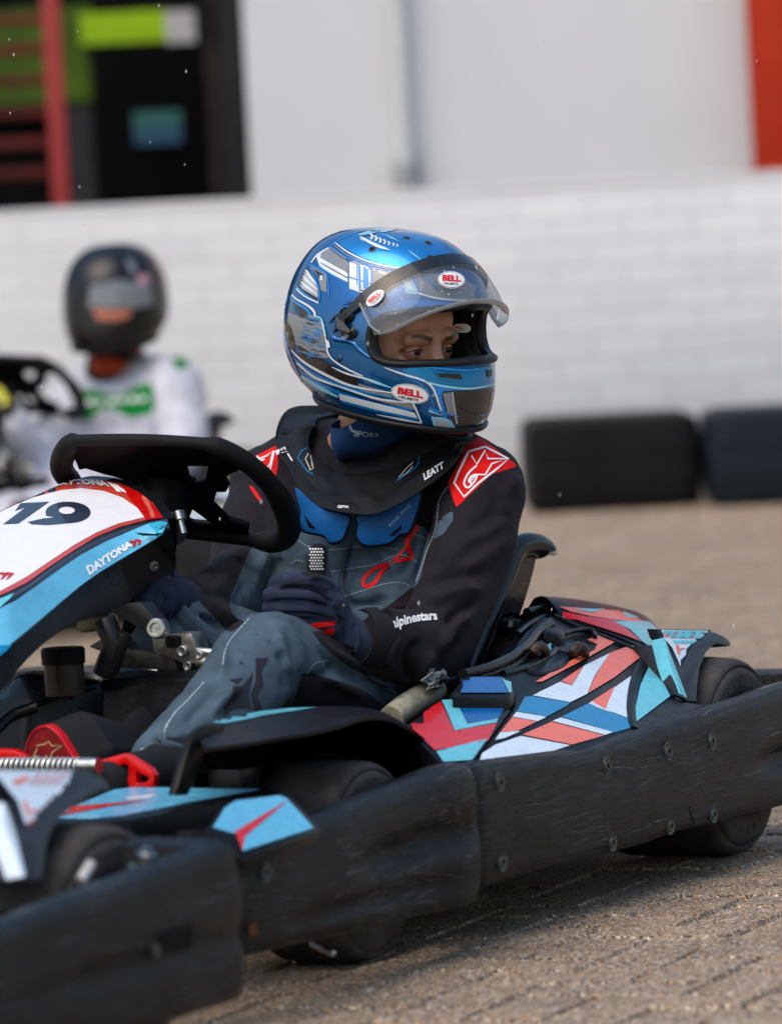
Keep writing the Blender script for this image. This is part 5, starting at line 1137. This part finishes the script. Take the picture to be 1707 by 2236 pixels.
# graphics traced onto the lacquered shell
def hd(pts,m,o_=.0005,res=7,spl=0): decal(outer,TO,[Hc(p) for p in pts],m,o_,res,M=MHE,spl=spl,maxe=.03)
def hl(pts,w,m,o_=.0009,sm_=5):
    pp=cr([Hc(p) for p in pts],sm_) if sm_ else [Hc(p) for p in pts]; ww=w if not isinstance(w,(list,tuple)) else [float(np.interp(i/(len(pp)-1),np.linspace(0,1,len(w)),w)) for i in range(len(pp))]
    decal(outer,TO,seg(pp,ww),m,o_,5,M=MHE,maxe=.03)
# crown: brighter blue cap, leaves, stripes
hd(((455,195),(600,128),(700,108),(830,112),(960,140),(1090,195),(1200,300),(1000,345),(930,370),(760,345),(600,290),(500,235)),HBR,.0003)
hd(((575,140),(640,122),(700,118),(735,125),(690,150),(640,160),(600,170)),HK,.0006); hd(((580,150),(700,112),(790,110),(840,118),(760,135),(690,140),(640,150),(600,158)),HLC,.0007)
for i,(x,y) in enumerate(((668,160),(695,172),(722,184),(750,194),(778,204),(806,212),(830,218))):
    s_=1-.09*i; hd(((x-14*s_,y-12*s_),(x+2,y-16*s_),(x+16*s_,y+2),(x+6,y+24*s_),(x-10*s_,y+22*s_),(x+1,y+3)),HW,.0009)
hd(((590,160),(620,170),(680,200),(760,235),(790,252),(730,240),(650,210),(600,180)),HW,.0007); hl(((580,150),(620,188),(700,232),(780,255)),1.6,HC); 
hd(((895,245),(960,290),(1010,335),(985,345),(950,300)),HLC,.0007); hd(((915,268),(965,300),(1000,338),(980,345)),HBR,.0009); hl(((740,150),(800,175),(840,195)),[1,3,.5],HLC)
# long white and cyan stripes under the crown
hl(((438,200),(520,262),(640,318),(780,355),(940,372),(1000,370)),[2,3,3,4,2.4],HW); hl(((428,212),(510,276),(635,333),(780,370),(900,384)),2.2,HG); hl(((415,228),(500,290),(640,350),(780,384)),2.6,HC); hl(((410,240),(490,300),(600,345)),1.6,HK)
hl(((600,128),(520,160),(455,192),(400,235)),[1,2.5,2,1.5],HC)
# grey block
hd(((350,262),(410,232),(500,290),(525,330),(522,385),(512,392),(430,350),(345,300)),HG,.0006); hl(((350,262),(345,300),(430,350),(512,394)),3,HW,sm_=0)
hd(((318,278),(345,262),(345,300),(420,345),(520,395),(520,460),(420,410),(340,345)),HW,.0005); hl(((350,330),(430,375),(520,425)),[2,4,3],HG,.001); hl(((335,350),(420,405),(520,455)),3,HC,.001); hl(((400,235),(330,280),(290,330)),[2,4,2],HW)
hd(((530,318),(560,322),(640,345),(665,380),(665,530),(640,530),(530,492)),HW,.0006)
hd(((585,345),(600,350),(605,495),(590,492)),HBL,.0009); hd(((618,352),(650,372),(652,470),(640,500),(618,492)),HBL,.0009); hd(((575,340),(582,342),(582,470),(575,468)),HC,.0009)
for y in (498,515): hd(((592,y),(660,y+8),(660,y+14),(592,y+8)),HK,.001)
hd(((672,355),(770,375),(830,410),(830,470),(760,500),(690,500),(672,470)),HG,.0006); hd(((720,375),(790,400),(810,440),(790,460),(770,415),(710,395)),HSG,.0009); hd(((676,360),(692,364),(694,380),(680,378)),HSG,.001)
hl(((530,420),(660,460),(760,490)),3,HC,.001); hl(((640,330),(672,370),(668,500)),2.4,HC)
hd(((835,385),(900,392),(960,500),(955,530),(880,520),(880,480)),HLC,.0006); hd(((850,400),(890,405),(935,500),(895,500)),HW,.0008); hd(((960,395),(1180,395),(1320,470),(1330,590),(1060,560),(970,500)),HG,.0004)
hl(((1000,420),(1060,470),(1100,520)),[2,5,1],HBR,.001); hl(((960,520),(1100,556),(1330,572)),4,HW,.001); hd(((760,600),(860,560),(1050,572),(1330,590),(1330,650),(1000,640),(840,640)),HC,.0005)
# side feathers at upper rear
hd(((285,345),(385,400),(388,515),(350,500),(335,420),(300,380)),HG,.0006); hd(((300,365),(365,400),(368,430),(345,430)),HK,.0008); hl(((285,342),(385,402),(402,540)),2.6,HC); hd(((345,408),(362,412),(362,440),(347,438)),HW,.0009)
hd(((245,370),(275,340),(310,420),(338,500),(342,582),(325,580),(230,520),(185,490),(210,440)),HK,.0005)
for k in range(6):
    t=k/5; hd(((250-38*t,372+88*t),(268-38*t,378+92*t),(330,470+68*t),(334,482+70*t),(262-30*t,408+84*t)),HW if k%2==0 else HSG,.0008)
hl(((190,470),(250,525),(330,575),(340,500),(300,400),(278,342)),3.2,HC,.001); hl(((198,492),(250,540),(338,583)),3,HW,.0012)
# rear lower sweep
hl(((168,530),(200,560),(270,600),(310,640),(312,680)),[3,4,5,4],HW); hl(((160,545),(200,585),(262,625),(300,685)),5,HC)
hd(((175,575),(260,625),(300,690),(290,700),(230,670),(190,640)),HK,.0007)
hd(((145,640),(230,675),(330,710),(350,690),(358,690),(385,800),(400,930),(330,930),(240,880),(170,830),(135,760)),HG,.0005)
rn=random.Random(11)
for i in range(60):   # torn brush strokes
    x=rn.uniform(200,340); y=rn.uniform(650,920); hl(((x,y),(x+rn.uniform(15,50),y+rn.uniform(3,14)),(x+rn.uniform(50,80),y+rn.uniform(8,22))),[.4,rn.uniform(1.5,5),.4],rn.choice((HC,HC,HBR,HK,HG)),.0008+.00001*i)
hl(((358,690),(385,810),(400,900),(440,950),(520,1000),(620,1045)),[3,3,3,3,4,2],HW,.0016); hl(((318,668),(360,690),(386,815)),3,HLC,.0016)
hd(((380,810),(405,825),(412,862),(392,868)),HW,.0018)
hd(((135,690),(165,740),(190,830),(180,900),(140,850),(120,760)),HDB,.0007); hd(((140,880),(160,900),(185,1000),(192,1050),(165,1000)),lac('magenta_lacquer',srgb(110,10,80)),.0008); hl(((118,640),(128,600),(150,540)),3,HC); hl(((122,770),(150,890),(200,1010),(240,1100)),[2,4,3,2],HC,.0012)
hd(((215,850),(340,930),(480,1010),(585,1065),(590,1100),(470,1075),(330,1010),(220,930)),HDB,.0008); hl(((200,850),(330,930),(480,1010),(600,1062)),2.5,HK,.001)
hl(((165,880),(250,960),(400,1045),(560,1110),(800,1150)),[2,5,6,5,2],HW,.001); hl(((180,930),(280,1010),(430,1085),(620,1145),(820,1185)),[2,4,5,4,2],HC,.001); hl(((200,960),(310,1050),(470,1110),(700,1185),(900,1215)),[3,6,4,5,2],HW,.001)
hl(((225,1010),(320,1080),(470,1150),(700,1220),(930,1260)),[3,7,6,6,4],HC,.0009); hl(((230,1045),(330,1110),(460,1175)),[6,10,4],HLC,.001); hd(((585,1090),(800,1150),(800,1185),(600,1140)),HG,.0009); hd(((640,1180),(800,1190),(940,1230),(940,1260),(760,1215)),HG,.0008)
hd(((465,1155),(700,1215),(940,1275),(960,1310),(700,1255),(475,1195)),HW,.0012); hl(((480,1205),(700,1262),(960,1318)),4,HC,.0012); hl(((700,1285),(850,1315),(985,1340)),[1,5,3],HW,.0012); hl(((225,1090),(290,1140),(330,1165)),6,HC,.001)
hl(((555,1030),(700,1085),(800,1120)),[1,6,1],HLC,.0012); hl(((420,985),(520,1030),(700,1080)),[1,4,1],HW,.0013)
hl(((930,1215),(955,1265),(985,1340)),4,HW,.0014)
# chin bar
hd(((1000,965),(1240,1010),(1405,985),(1440,1010),(1438,1100),(1240,1115),(1050,1085),(920,1040),(860,1010)),HBR,.0004)
hl(((750,990),(860,1030),(1000,1075),(1060,1130),(1100,1240),(1115,1290)),[1,4,4,4,4,2],HW,.0012); hl(((960,1065),(1100,1105),(1280,1125),(1440,1098)),[2,5,5,4],HLC,.0012); hl(((840,1020),(960,1085),(1030,1150),(1070,1270)),2.5,HC,.001)
hd(((1050,1110),(1200,1130),(1430,1108),(1432,1118),(1120,1140),(1110,1180),(1150,1320),(1205,1372),(1140,1350),(1090,1200)),HC,.0008)
hd(((1112,1150),(1130,1138),(1240,1140),(1432,1118),(1425,1240),(1395,1310),(1360,1370),(1205,1372),(1140,1270)),HDB,.001)
hd(((1118,1155),(1165,1148),(1195,1300),(1150,1290)),HG,.0014); hd(((1170,1148),(1182,1148),(1212,1345),(1200,1345)),HSG,.0014); hl(((1425,1150),(1410,1240),(1385,1300)),[3,3,1],HG,.0014)
hl(((1028,1245),(1120,1275),(1225,1300)),[7,5,1],HC,.0018); hl(((1030,1262),(1110,1292)),[5,1],HLC,.0018); hl(((1345,1290),(1370,1288),(1395,1280)),[1,5,1],HC,.0018)
hd(((1045,1300),(1120,1305),(1170,1325),(1198,1370),(1060,1355)),HLC,.0016); hd(((1062,1312),(1120,1318),(1150,1335),(1165,1360),(1075,1350)),HSG,.0019); hd(((1335,1350),(1360,1320),(1385,1310),(1362,1365)),HLC,.0016)
# dark rear-view of black airfoil vents
for q in (((1062,1022),(1225,1030),(1240,1070),(1100,1058)),): hd(q,HK,.0022); hl(q+(q[0],),2.2,HBR,.0026,sm_=0)
hd(((1395,1010),(1420,1000),(1424,1040),(1400,1055)),HK,.0022)
# moulded ridge below the visor pivot
bv_v=[ML@v.co for v in outer.data.vertices]; bvo=BVHTree.FromPolygons(bv_v,[tuple(p.vertices) for p in outer.data.polygons])
def hp(p,off=0):
    h=cast(bvo,*Hc(p),MK,MKI); 
    return (h[0]+h[1]*off,h[1]) if h else None
MLI=ML.inverted()
def ridge(pts,r,m,off=-.002):
    mb=MB()
    q=[hp(tuple(p),off) for p in cr(pts,5)]; q=[MLI@x[0] for x in q if x]; n=len(q); mb.tube(q,[(r*(.35+.65*math.sin(math.pi*min(1,max(0,(i+.5)/n)))) if isinstance(r,float) else float(np.interp(i/(n-1),np.linspace(0,1,len(r)),r))) for i in range(n)],m,10); mb.build('shell_ridge',hel,sm=60)
b=MB(); ridge(((470,610),(440,700),(420,780),(440,810),(540,830),(590,880),(650,925),(700,940)),.0045,HBL); ridge(((480,600),(560,570),(600,590)),.004,HBL); ridge(((1000,985),(1100,1000),(1250,1012),(1380,1000)),.004,HBR)
b=None
def knob(p,r,m,prof,nm):
    h=hp(p); 
    if not h: return
    b=MB(); b.lathe(MLI@h[0],(MLI.to_3x3()@h[1]),[(a*r,c_*r) for a,c_ in prof],m,24); b.build(nm,hel)
KP=[(-.3,1),(.35,1),(.5,.85),(.42,.7),(.6,.5),(.62,.01)]
BKG=mat('gloss_black_knob',(.006,.006,.007),.15,var=0,coat=.6)
knob((515,662),.0115,BKG,KP,'visor_knob'); knob((545,772),.0085,BKG,KP,'visor_screw'); knob((468,934),.0048,mat('blued_rivet',(.05,.09,.15),.3,metal=.8,var=.1),[(-.3,1),(.2,1),(.4,.6),(.45,.01)],'rivet')
for p in ((674,243),(891,171),(1028,203),(1042,298),(1160,290)):
    knob(p,.0050,mat('grey_vent_ring',(.10,.11,.12),.3,metal=.6,var=.1),[(-.2,1.1),(.18,1.1),(.2,.7),(-.1,.62)],'crown_vent'); knob(p,.0034,HOL,[(.0,1),(.12,1),(.12,.01)],'crown_vent')
# oval badges
def badge(obj,tree,M,cx,cy,a,b_,rot,txt1=True,off=.002,fn=Hc,k=1,pale=False,th=1):
    o1=[fn(p) for p in oval(cx,cy,a,b_,rot,36)]; o2=[fn(p) for p in oval(cx,cy,a*.965,b_*.93,rot,36)]; o3=[fn(p) for p in oval(cx,cy,a*.94,b_*.88,rot,36)]
    WB=mat('badge_white',(.72,.72,.73),.3,var=0,coat=.8); 
    decal(obj,tree,o1,WB,off,7,M=M); decal(obj,tree,o2,HK,off+.0003,7,M=M); decal(obj,tree,o3,WB,off+.0006,7,M=M)
    c_,s_=math.cos(rot),math.sin(rot); q=lambda x,y:fn((cx+x*a*c_-y*b_*s_,cy+x*a*s_+y*b_*c_))
    RB=mat('badge_red',srgb(205,18,28),.3,var=0,coat=.8)
    textdecal(obj,tree,'BELL',[q(-.68,-.50),q(.62,-.50),q(.72,.22),q(-.66,.22)],RB,off+.0010,M=M,bold=.06)
    textdecal(obj,tree,'HELMETS',[q(-.55,.36),q(.5,.36),q(.5,.62),q(-.55,.62)],HK,off+.0010,M=M,bold=.02)
flush(); TO=bvh(outer)
badge(outer,TO,MHE,913,1157,120,60,.20,off=.0012)
# cheek pad badge inside the eyeport
b=MB(); q=[W(*Hc(p),7.80) for p in oval(1226,742,46,28,.05,30)]; q=[MHE.inverted()@p for p in q]
b.prism(q,Vector((.004,.004,0)),mat('badge_white',(.72,.72,.73),.3)); cpad=b.build('lining_badge',hel); tcp=bvh(cpad)
badge(cpad,tcp,MHE,1226,742,44,27,.05,off=.0006)
# ---- visor, swung up about its side pivots
VA=R(39); pv=Vector((.040,0,.026))
def vis(phi,z,s=1.03):
    """closed position: a band wrapping the front, then rotated up"""
    cx=.022; a=(.154-cx)*s; hw=.128*s; k=1-.55*((z-.0)/.16)**2 if z>0 else 1-.25*(z/.1)**2
    p=Vector((cx+a*k*math.cos(phi),hw*k*math.sin(phi),z)); q=p-pv; c_,s_=math.cos(VA),math.sin(VA)
    return Vector((q.x*c_-q.z*s_,q.y,q.x*s_+q.z*c_))+pv
def zlo(ph): a=abs(ph)/R(95); return -.025+.042*max(0,(a-.60)/.40)**1.6
def zhi(ph): a=abs(ph)/R(95); return .056-.030*a**3.2
n_=60; phs=[R(95)*(-1+2*i/n_) for i in range(n_+1)]
VG=bpy.data.materials.new('clear_visor'); VG.use_nodes=True; n=N(VG); out_=n.n['Material Output']; n.n.remove(n.n['Principled BSDF'])
tr=n.new('BsdfTransparent'); tr.inputs[0].default_value=(.90,.92,.94,1); gl_=n.new('BsdfGlossy'); gl_.inputs['Roughness'].default_value=.06; df=n.new('BsdfDiffuse'); df.inputs[0].default_value=(.62,.65,.68,1)
lw=n.new('LayerWeight'); lw.inputs[0].default_value=.32; mx=n.new('MixShader'); n.L(n.ramp(lw.outputs['Fresnel'],0,1,.04,.5),mx.inputs[0]); n.L(tr.outputs[0],mx.inputs[1]); n.L(gl_.outputs[0],mx.inputs[2])
mx2=n.new('MixShader'); 
vo=n.new('TexVoronoi'); vo.inputs['Scale'].default_value=190; n.L(n.obj(),vo.inputs['Vector']); sp=n.new('SeparateColor'); n.L(vo.outputs['Color'],sp.inputs[0])
dr=n.math('MULTIPLY',n.math('LESS_THAN',vo.outputs['Distance'],n.ramp(sp.outputs[0],.5,1,0,.28)),.5)
n.L(n.math('ADD',n.ramp(n.noise(14,3),.3,.7,.04,.10),dr),mx2.inputs[0]); n.L(mx.outputs[0],mx2.inputs[1]); n.L(df.outputs[0],mx2.inputs[2]); n.L(mx2.outputs[0],out_.inputs[0])
def vm(name,op):
    m=VG.copy(); m.name=name; 
    return m
VT=mat('black_visor_strip',(.012,.013,.015),.25,var=.1,coat=.5,drops=190); VE=mat('clear_thick_edge',(.52,.55,.58),.2,var=.1,coat=1,alpha=.8)
tz=lambda ph,t:zlo(ph)+(zhi(ph)-zlo(ph))*t
gph=[ph for ph in phs if abs(ph)<=R(71)]
b=MB(); b.grid([[vis(ph,tz(ph,t)) for ph in gph] for t in np.linspace(0,.78,10)],VG); glass=b.build('visor_glass',hel,sm=80)
b=MB(); b.grid([[vis(ph,tz(ph,t),1.032) for ph in phs] for t in (.76,.84,.92,1.0)]+[[vis(ph,tz(ph,1),1.015) for ph in phs],[vis(ph,tz(ph,.76),1.02) for ph in phs]],VT,close_v=True)
strip_=b.build('visor_strip',hel,sm=60)
b=MB(); e0,e1=gph[0],gph[-1]
loop=[vis(e0,tz(e0,.8)),vis(e0,tz(e0,.5)),vis(e0,tz(e0,.25))]+[vis(ph,zlo(ph)) for ph in gph[1:-1]]+[vis(e1,tz(e1,.25)),vis(e1,tz(e1,.5)),vis(e1,tz(e1,.8))]
b.tube(loop,(.0016,.0048),VE,8)
b.build('visor_edge',hel,sm=60)
for s_ in (1,-1):   # arms to the pivots
    b=MB(); a_=vis(s_*R(93),.005,1.04); b.prism([vis(s_*R(80),.036,1.05),vis(s_*R(96),.040,1.05),Vector((.025,s_*.135,.030)),Vector((.030,s_*.135,.012)),Vector((.05,s_*.136,.010)),vis(s_*R(88),.010,1.05)],(0,-s_*.004,0),VT); b.build('visor_arm',hel,bev=.0015)
b=MB(); a_=vis(R(-88),zlo(R(88))+.004,1.0); b.lathe(a_,(0,-1,0),[(-.004,.001),(-.004,.005),(.003,.005),(.004,.001)],VE,16); b.build('visor_latch',hel)
# tab at far side
b=MB(); b.prism([vis(R(40),-.033),vis(R(20),-.034),vis(R(14),-.050),vis(R(20),-.056),vis(R(30),-.045)],(0.002,.001,0),VE); b.build('visor_tab',hel,bev=.0006)
flush()
def bv_l(*obs):
    vs=[];fs=[]
    for o in obs: k=len(vs); vs+=[v.co.copy() for v in o.data.vertices]; fs+=[tuple(i+k for i in p.vertices) for p in o.data.polygons]
    return BVHTree.FromPolygons(vs,fs)
TV=bv_l(strip_); TV=bv_l(strip_,glass,bpy.data.objects['visor_arm']); badge(strip_,TV,MHE,698,557,68,36,-.72,off=.0035)
TGl=bv_l(glass); badge(glass,TGl,MHE,1172,438,86,54,.06,off=.0008)
flush()
# ================= NEAR KART (rear corner, lower left) =================
flush()
cN=P(523,1838,d=5.95); lN=cN.y; fN=cN.x
TN_=Vector((fN+.25,lN-.66,0)); nk=empty('go_kart',MK@Matrix.Translation(TN_),'blurred foreground kart at lower left showing only rear wheel, fender and black bumper','kart')
tp0=P(0,2036,l=lN).z; d0=P(0,2036,l=lN).x-fN
def grv_n(q,y): q2=1.5-q; return .008*gs(q2,-.3,.42,.05)*math.exp(-((y-.42-.10*q2)/.10)**2)
nb=bumper('rear_bumper',nk,[(fN+1.5,lN),(fN+1.0,lN),(fN+.5,lN),(fN+.1,lN),(fN+.02,lN),(fN+.012,lN-.001),(fN+.001,lN-.012),(fN,lN-.02),(fN,lN-.1),(fN,lN-.4),(fN,lN-1.2),(fN+.1,lN-1.32),(fN+.8,lN-1.32)],
  [(0,tp0+.02),(1.5-d0,tp0),(1.5,cN.z),(9,cN.z)],[(0,.10),(9,.104)],SCUF,groove=grv_n,seed=21,amp=.0022,cen=(fN+.9,lN-.6))
TNB=bvh(nb)
decal(nb,TNB,[Nc(p) for p in ((815,1335),(850,1292),(930,1262),(1012,1238),(1005,1300),(1000,1372),(930,1392),(870,1390))],HOL,.0012,10)  # hole drawn as a black patch, its inner shade painted on the face
b=MB(); h=cast(TNB,*Nc((805,1385)),MK,MKI); b.lathe(h[0],(0,1,0),[(-.002,.008),(.003,.008),(.004,.004),(.002,.0005)],SCR,16); b.build('screw',nk)
for c in ((380,2000,60,7,TNB,nb,50),(430,2150,60,7,TNB,nb,50),(250,2060,60,8,TNB,nb,60),(470,1930,40,6,TNB,nb,40)): scrape(*c,wmax=2.2)
wc=P(190,1790,u=.295); wheel(nk,wc.x-TN_.x,wc.y-.055-TN_.y,.145,.17)
lf=wc.y+.03; PFN=lambda x,y:P(x,y,pl=(0,1,.9,lf+.9*.27))
HN=[(((60,500),(140,470),(150,490),(80,520)),CORAL),(((115,610),(135,600),(160,720),(150,700)),CORAL),(((130,650),(200,650),(195,660),(135,662)),CORAL),(((135,735),(150,712),(178,700),(170,730),(152,757)),CORAL)]
for i in range(4): HN.append((((200+i*48,455),(214+i*48,455),(165+i*40,520),(150+i*40,520)),REDD))
fender(nk,Nc,((390,432),(470,440),(550,478),(585,530),(575,552),(545,548),(470,582),(380,640),(315,700),(270,770),(245,860),(228,1015),(130,1022),(80,870),(40,640),(60,600),(120,740),(155,760),(200,690),(290,590),(360,520)),
  ((-60,440),(425,446),(335,560),(255,625),(155,757),(140,752),(90,600),(0,490)),((12,600),(34,640),(80,770),(130,985),(120,1003),(104,990),(50,840),(0,700)),HN,PFN,dep=.10,sm_=ICE)
b=MB(); b.prism([P(*Nc(p),u=.215) for p in ((-200,1060),(-60,1010),(230,1040),(420,1050),(250,1110),(60,1190),(-100,1260),(-300,1330))],(0,0,-.06),BLK); b.build('side_pod',nk,bev=.01)
b=MB(); b.tube([P(*Nc(p),l=lf+.012) for p in ((425,1020),(440,990),(478,930))],.006,mat('pale_valve_cap',(.5,.5,.5),.5),10); b.build('valve',nk,sm=60)
b=MB(); b.box((fN+.06,lN-1.2,.05),(fN+.9,lN-.07,.09),DARK); b.box((fN+.08,lN-.9,.06),(fN+.5,lN-.35,.17),DARK); b.tube([(fN+.2,lN-1.1,.145),(fN+.2,lN-.2,.145)],.02,STEEL); b.build('chassis',nk)  # dark filler boxes added inside the bumper, plus the axle
b=MB(); h=P(*Nc((765,905)),l=lN-.07); b.lathe(h,(.1,.2,1),[(-.01,.012),(.006,.012),(.008,.006),(.012,.006),(.013,.001)],STEEL,6); b.lathe(h,(.1,.2,1),[(-.012,.018),(-.008,.018),(-.008,.001)],mat('green_zinc_washer',(.12,.17,.15),.4,metal=.7),20); b.build('mounting_bolt',nk)
flush()
for ch in list(nk.children):
    if ch.type=='MESH': ch.data.transform(Matrix.Translation(-TN_))
# ================= BACKGROUND KART AND DRIVER =================
dlt=W(255,655,14.2)-W(850,722,7.8); dlt.z=0; MBG=Matrix.Translation(dlt)@MK
YEL=mat('yellow_vinyl',srgb(222,214,60),.35,var=.06,coat=.3)
swap={'coral_vinyl':YEL,'pale_cyan_vinyl':YEL,'mid_blue_vinyl':BLK,'sky_blue_vinyl':NAVY,'dull_red_vinyl':YEL,'red_vinyl':YEL,'deep_blue_vinyl':WHT,'turquoise_vinyl':YEL,'painted_coral_sheen':YEL}
def copy_tree(o,par=None):
    c=o.copy(); C.objects.link(c)
    if par: c.parent=par
    if c.type=='MESH' and any(x and x.name in swap for x in c.data.materials):
        c.data=c.data.copy()
        for i,x in enumerate(c.data.materials):
            if x.name in swap: c.data.materials[i]=swap[x.name]
    for ch in o.children: copy_tree(ch,c)
    return c
bk_=copy_tree(kart); bk_.matrix_world=Matrix.Translation((.05,0,0))@MBG; bk_['label']='out of focus yellow panelled kart far behind, carrying the white suited driver'
bdv=empty('person',MBG,'blurred background driver in white suit with green chest print and black full face helmet','person')
MBI=MBG.inverted()
def B(x,y,d): return MBI@W(x,y,d)
WS=cloth('white_suit_cloth',srgb(196,196,206),[('green',srgb(0,128,52)),('dark',srgb(60,62,74))],rough=.8)
def c_(x,y,d,r): return (B(x,y,d),r)
bs_=capsules([[c_(215,900,14.3,.11),c_(330,900,14.2,.115)],[c_(230,980,14.3,.12),c_(330,980,14.2,.12)],[c_(240,1080,14.2,.14),c_(330,1080,14.15,.14)],[c_(270,840,14.28,.09)],
 [c_(180,868,14.35,.078),c_(270,830,14.3,.07),c_(372,858,14.15,.085)],[c_(380,868,14.12,.078),c_(400,960,14.05,.062),c_(370,1030,13.9,.055),c_(240,1030,13.7,.045)],
 [c_(175,880,14.35,.072),c_(120,960,14.2,.062),c_(70,1000,14.0,.058),c_(40,960,13.85,.05),c_(30,930,13.8,.04)],[c_(300,1120,14.1,.11),c_(180,1080,13.8,.08),c_(60,1160,13.5,.07)],[c_(240,1120,14.2,.11),c_(120,1080,13.95,.08),c_(0,1150,13.6,.07)]],'race_suit',bdv,WS,.012,3)
wrinkle(bs_,.012,9,5)
zone(bs_,'green',((163,858),(200,850),(232,858),(262,862),(290,845),(330,838),(336,868),(332,900),(285,912),(258,900),(236,892),(212,902),(195,916),(165,912)),MBG); zone(bs_,'green',((378,778),(400,776),(412,800),(385,806)),MBG)
tb=bvh(bs_)
for x,y,w_ in ((188,880,18),(215,880,10),(238,878,16),(262,876,12),(285,874,14),(308,872,12)): decal(bs_,tb,[(x,y-7),(x+w_,y-8),(x+w_,y+3),(x,y+5)],WHT,.003,8,M=MBG)
bb=capsules([[c_(258,690,14.25,.08),c_(255,660,14.22,.085)],[c_(262,760,14.28,.06),c_(268,820,14.3,.065)],[c_(268,860,14.3,.09),c_(280,1080,14.2,.10)]],'body',bdv,mat('background_skin',srgb(176,104,84),.5,var=.05),.012,2)
b=MB(); b.lathe(B(250,798,14.26),(0,0,1),[(-.06,.074),(-.045,.076),(-.01,.074),(.03,.068)],mat('black_neck_cloth',(.008,.008,.009),.8),30); ntb=b.build('neck_tube',bdv); decal(ntb,bvh(ntb),[Bc(p) for p in ((395,1560),(480,1560),(560,1585),(540,1630),(440,1640),(400,1620))],mat('orange_neck_tube',srgb(170,62,26),.7,var=.1),.003,8,M=MBG)
gN=MBI@W(250,655,14.2); hd_=Vector((-.30,-.95,-.05)).normalized(); hy=Vector((0,0,1)).cross(hd_).normalized(); hz=hd_.cross(hy)
Mh=Matrix(((hd_.x,hy.x,hz.x,0),(hd_.y,hy.y,hz.y,0),(hd_.z,hy.z,hz.z,0),(0,0,0,1))); Mh.translation=W(252,655,14.2)
bh=bpy.data.objects.new('helmet',None); C.objects.link(bh); bh.parent=bdv; bh.matrix_local=MBI@Mh@Matrix.Scale(1.0,4)
BH=mat('black_helmet_gloss',(.006,.006,.008),.3,var=.1,coat=.25,spec=.3); b=MB(); rows=shell(1.0); b.grid([[ (sum(rows[0],Vector())/96) ]*96]+rows,BH,close_u=True); bsh=b.build('shell',bh,sm=60)
b=MB(); r_=hrow(-.115,-.100,.155,.099); b.tube(r_,.008,DARK,8,close=True); b.build('base_trim',bh,sm=60)
ts_=bvh(bsh); Bp=lambda *a:[Bc(p) for p in a]
decal(bsh,ts_,Bp((385,1345),(400,1250),(520,1225),(650,1240),(665,1330),(600,1345),(480,1350)),mat('grey_visor_tint',(.17,.18,.20),.15,coat=.6),.004,8,M=Mh)
decal(bsh,ts_,Bp((405,1352),(480,1356),(575,1354),(560,1388),(500,1402),(425,1396)),mat('background_skin',srgb(205,130,100),.5),.003,8,M=Mh)
decal(bsh,ts_,oval(*Bc((622,1220)),13,10),mat('pink_badge',srgb(205,150,165),.4),.004,6,M=Mh)
decal(bsh,ts_,Bp((545,1130),(580,1140),(600,1200),(570,1200)),mat('grey_visor_tint',(.17,.18,.20),.15),.003,6,M=Mh)
# ---------------- falling rain drops ----------------
rr=random.Random(9); b=MB(); RN=mat('rain_water',(.75,.78,.8),.1,var=0,alpha=.8)
for _ in range(70):
    x,y,d=rr.uniform(0,1707),rr.uniform(0,1400),rr.uniform(6.9,9.2); p=W(x,y,d); r_=rr.uniform(.0005,.0010)
    b.lathe(p,(.08,.1,1),[(-r_*2.4,r_*.05),(-r_*1.6,r_*.7),(0,r_),(r_*1.4,r_*.7),(r_*3,r_*.05)],RN,6)
rain=b.build('rain',fixn=False,kind='stuff'); 
flush()
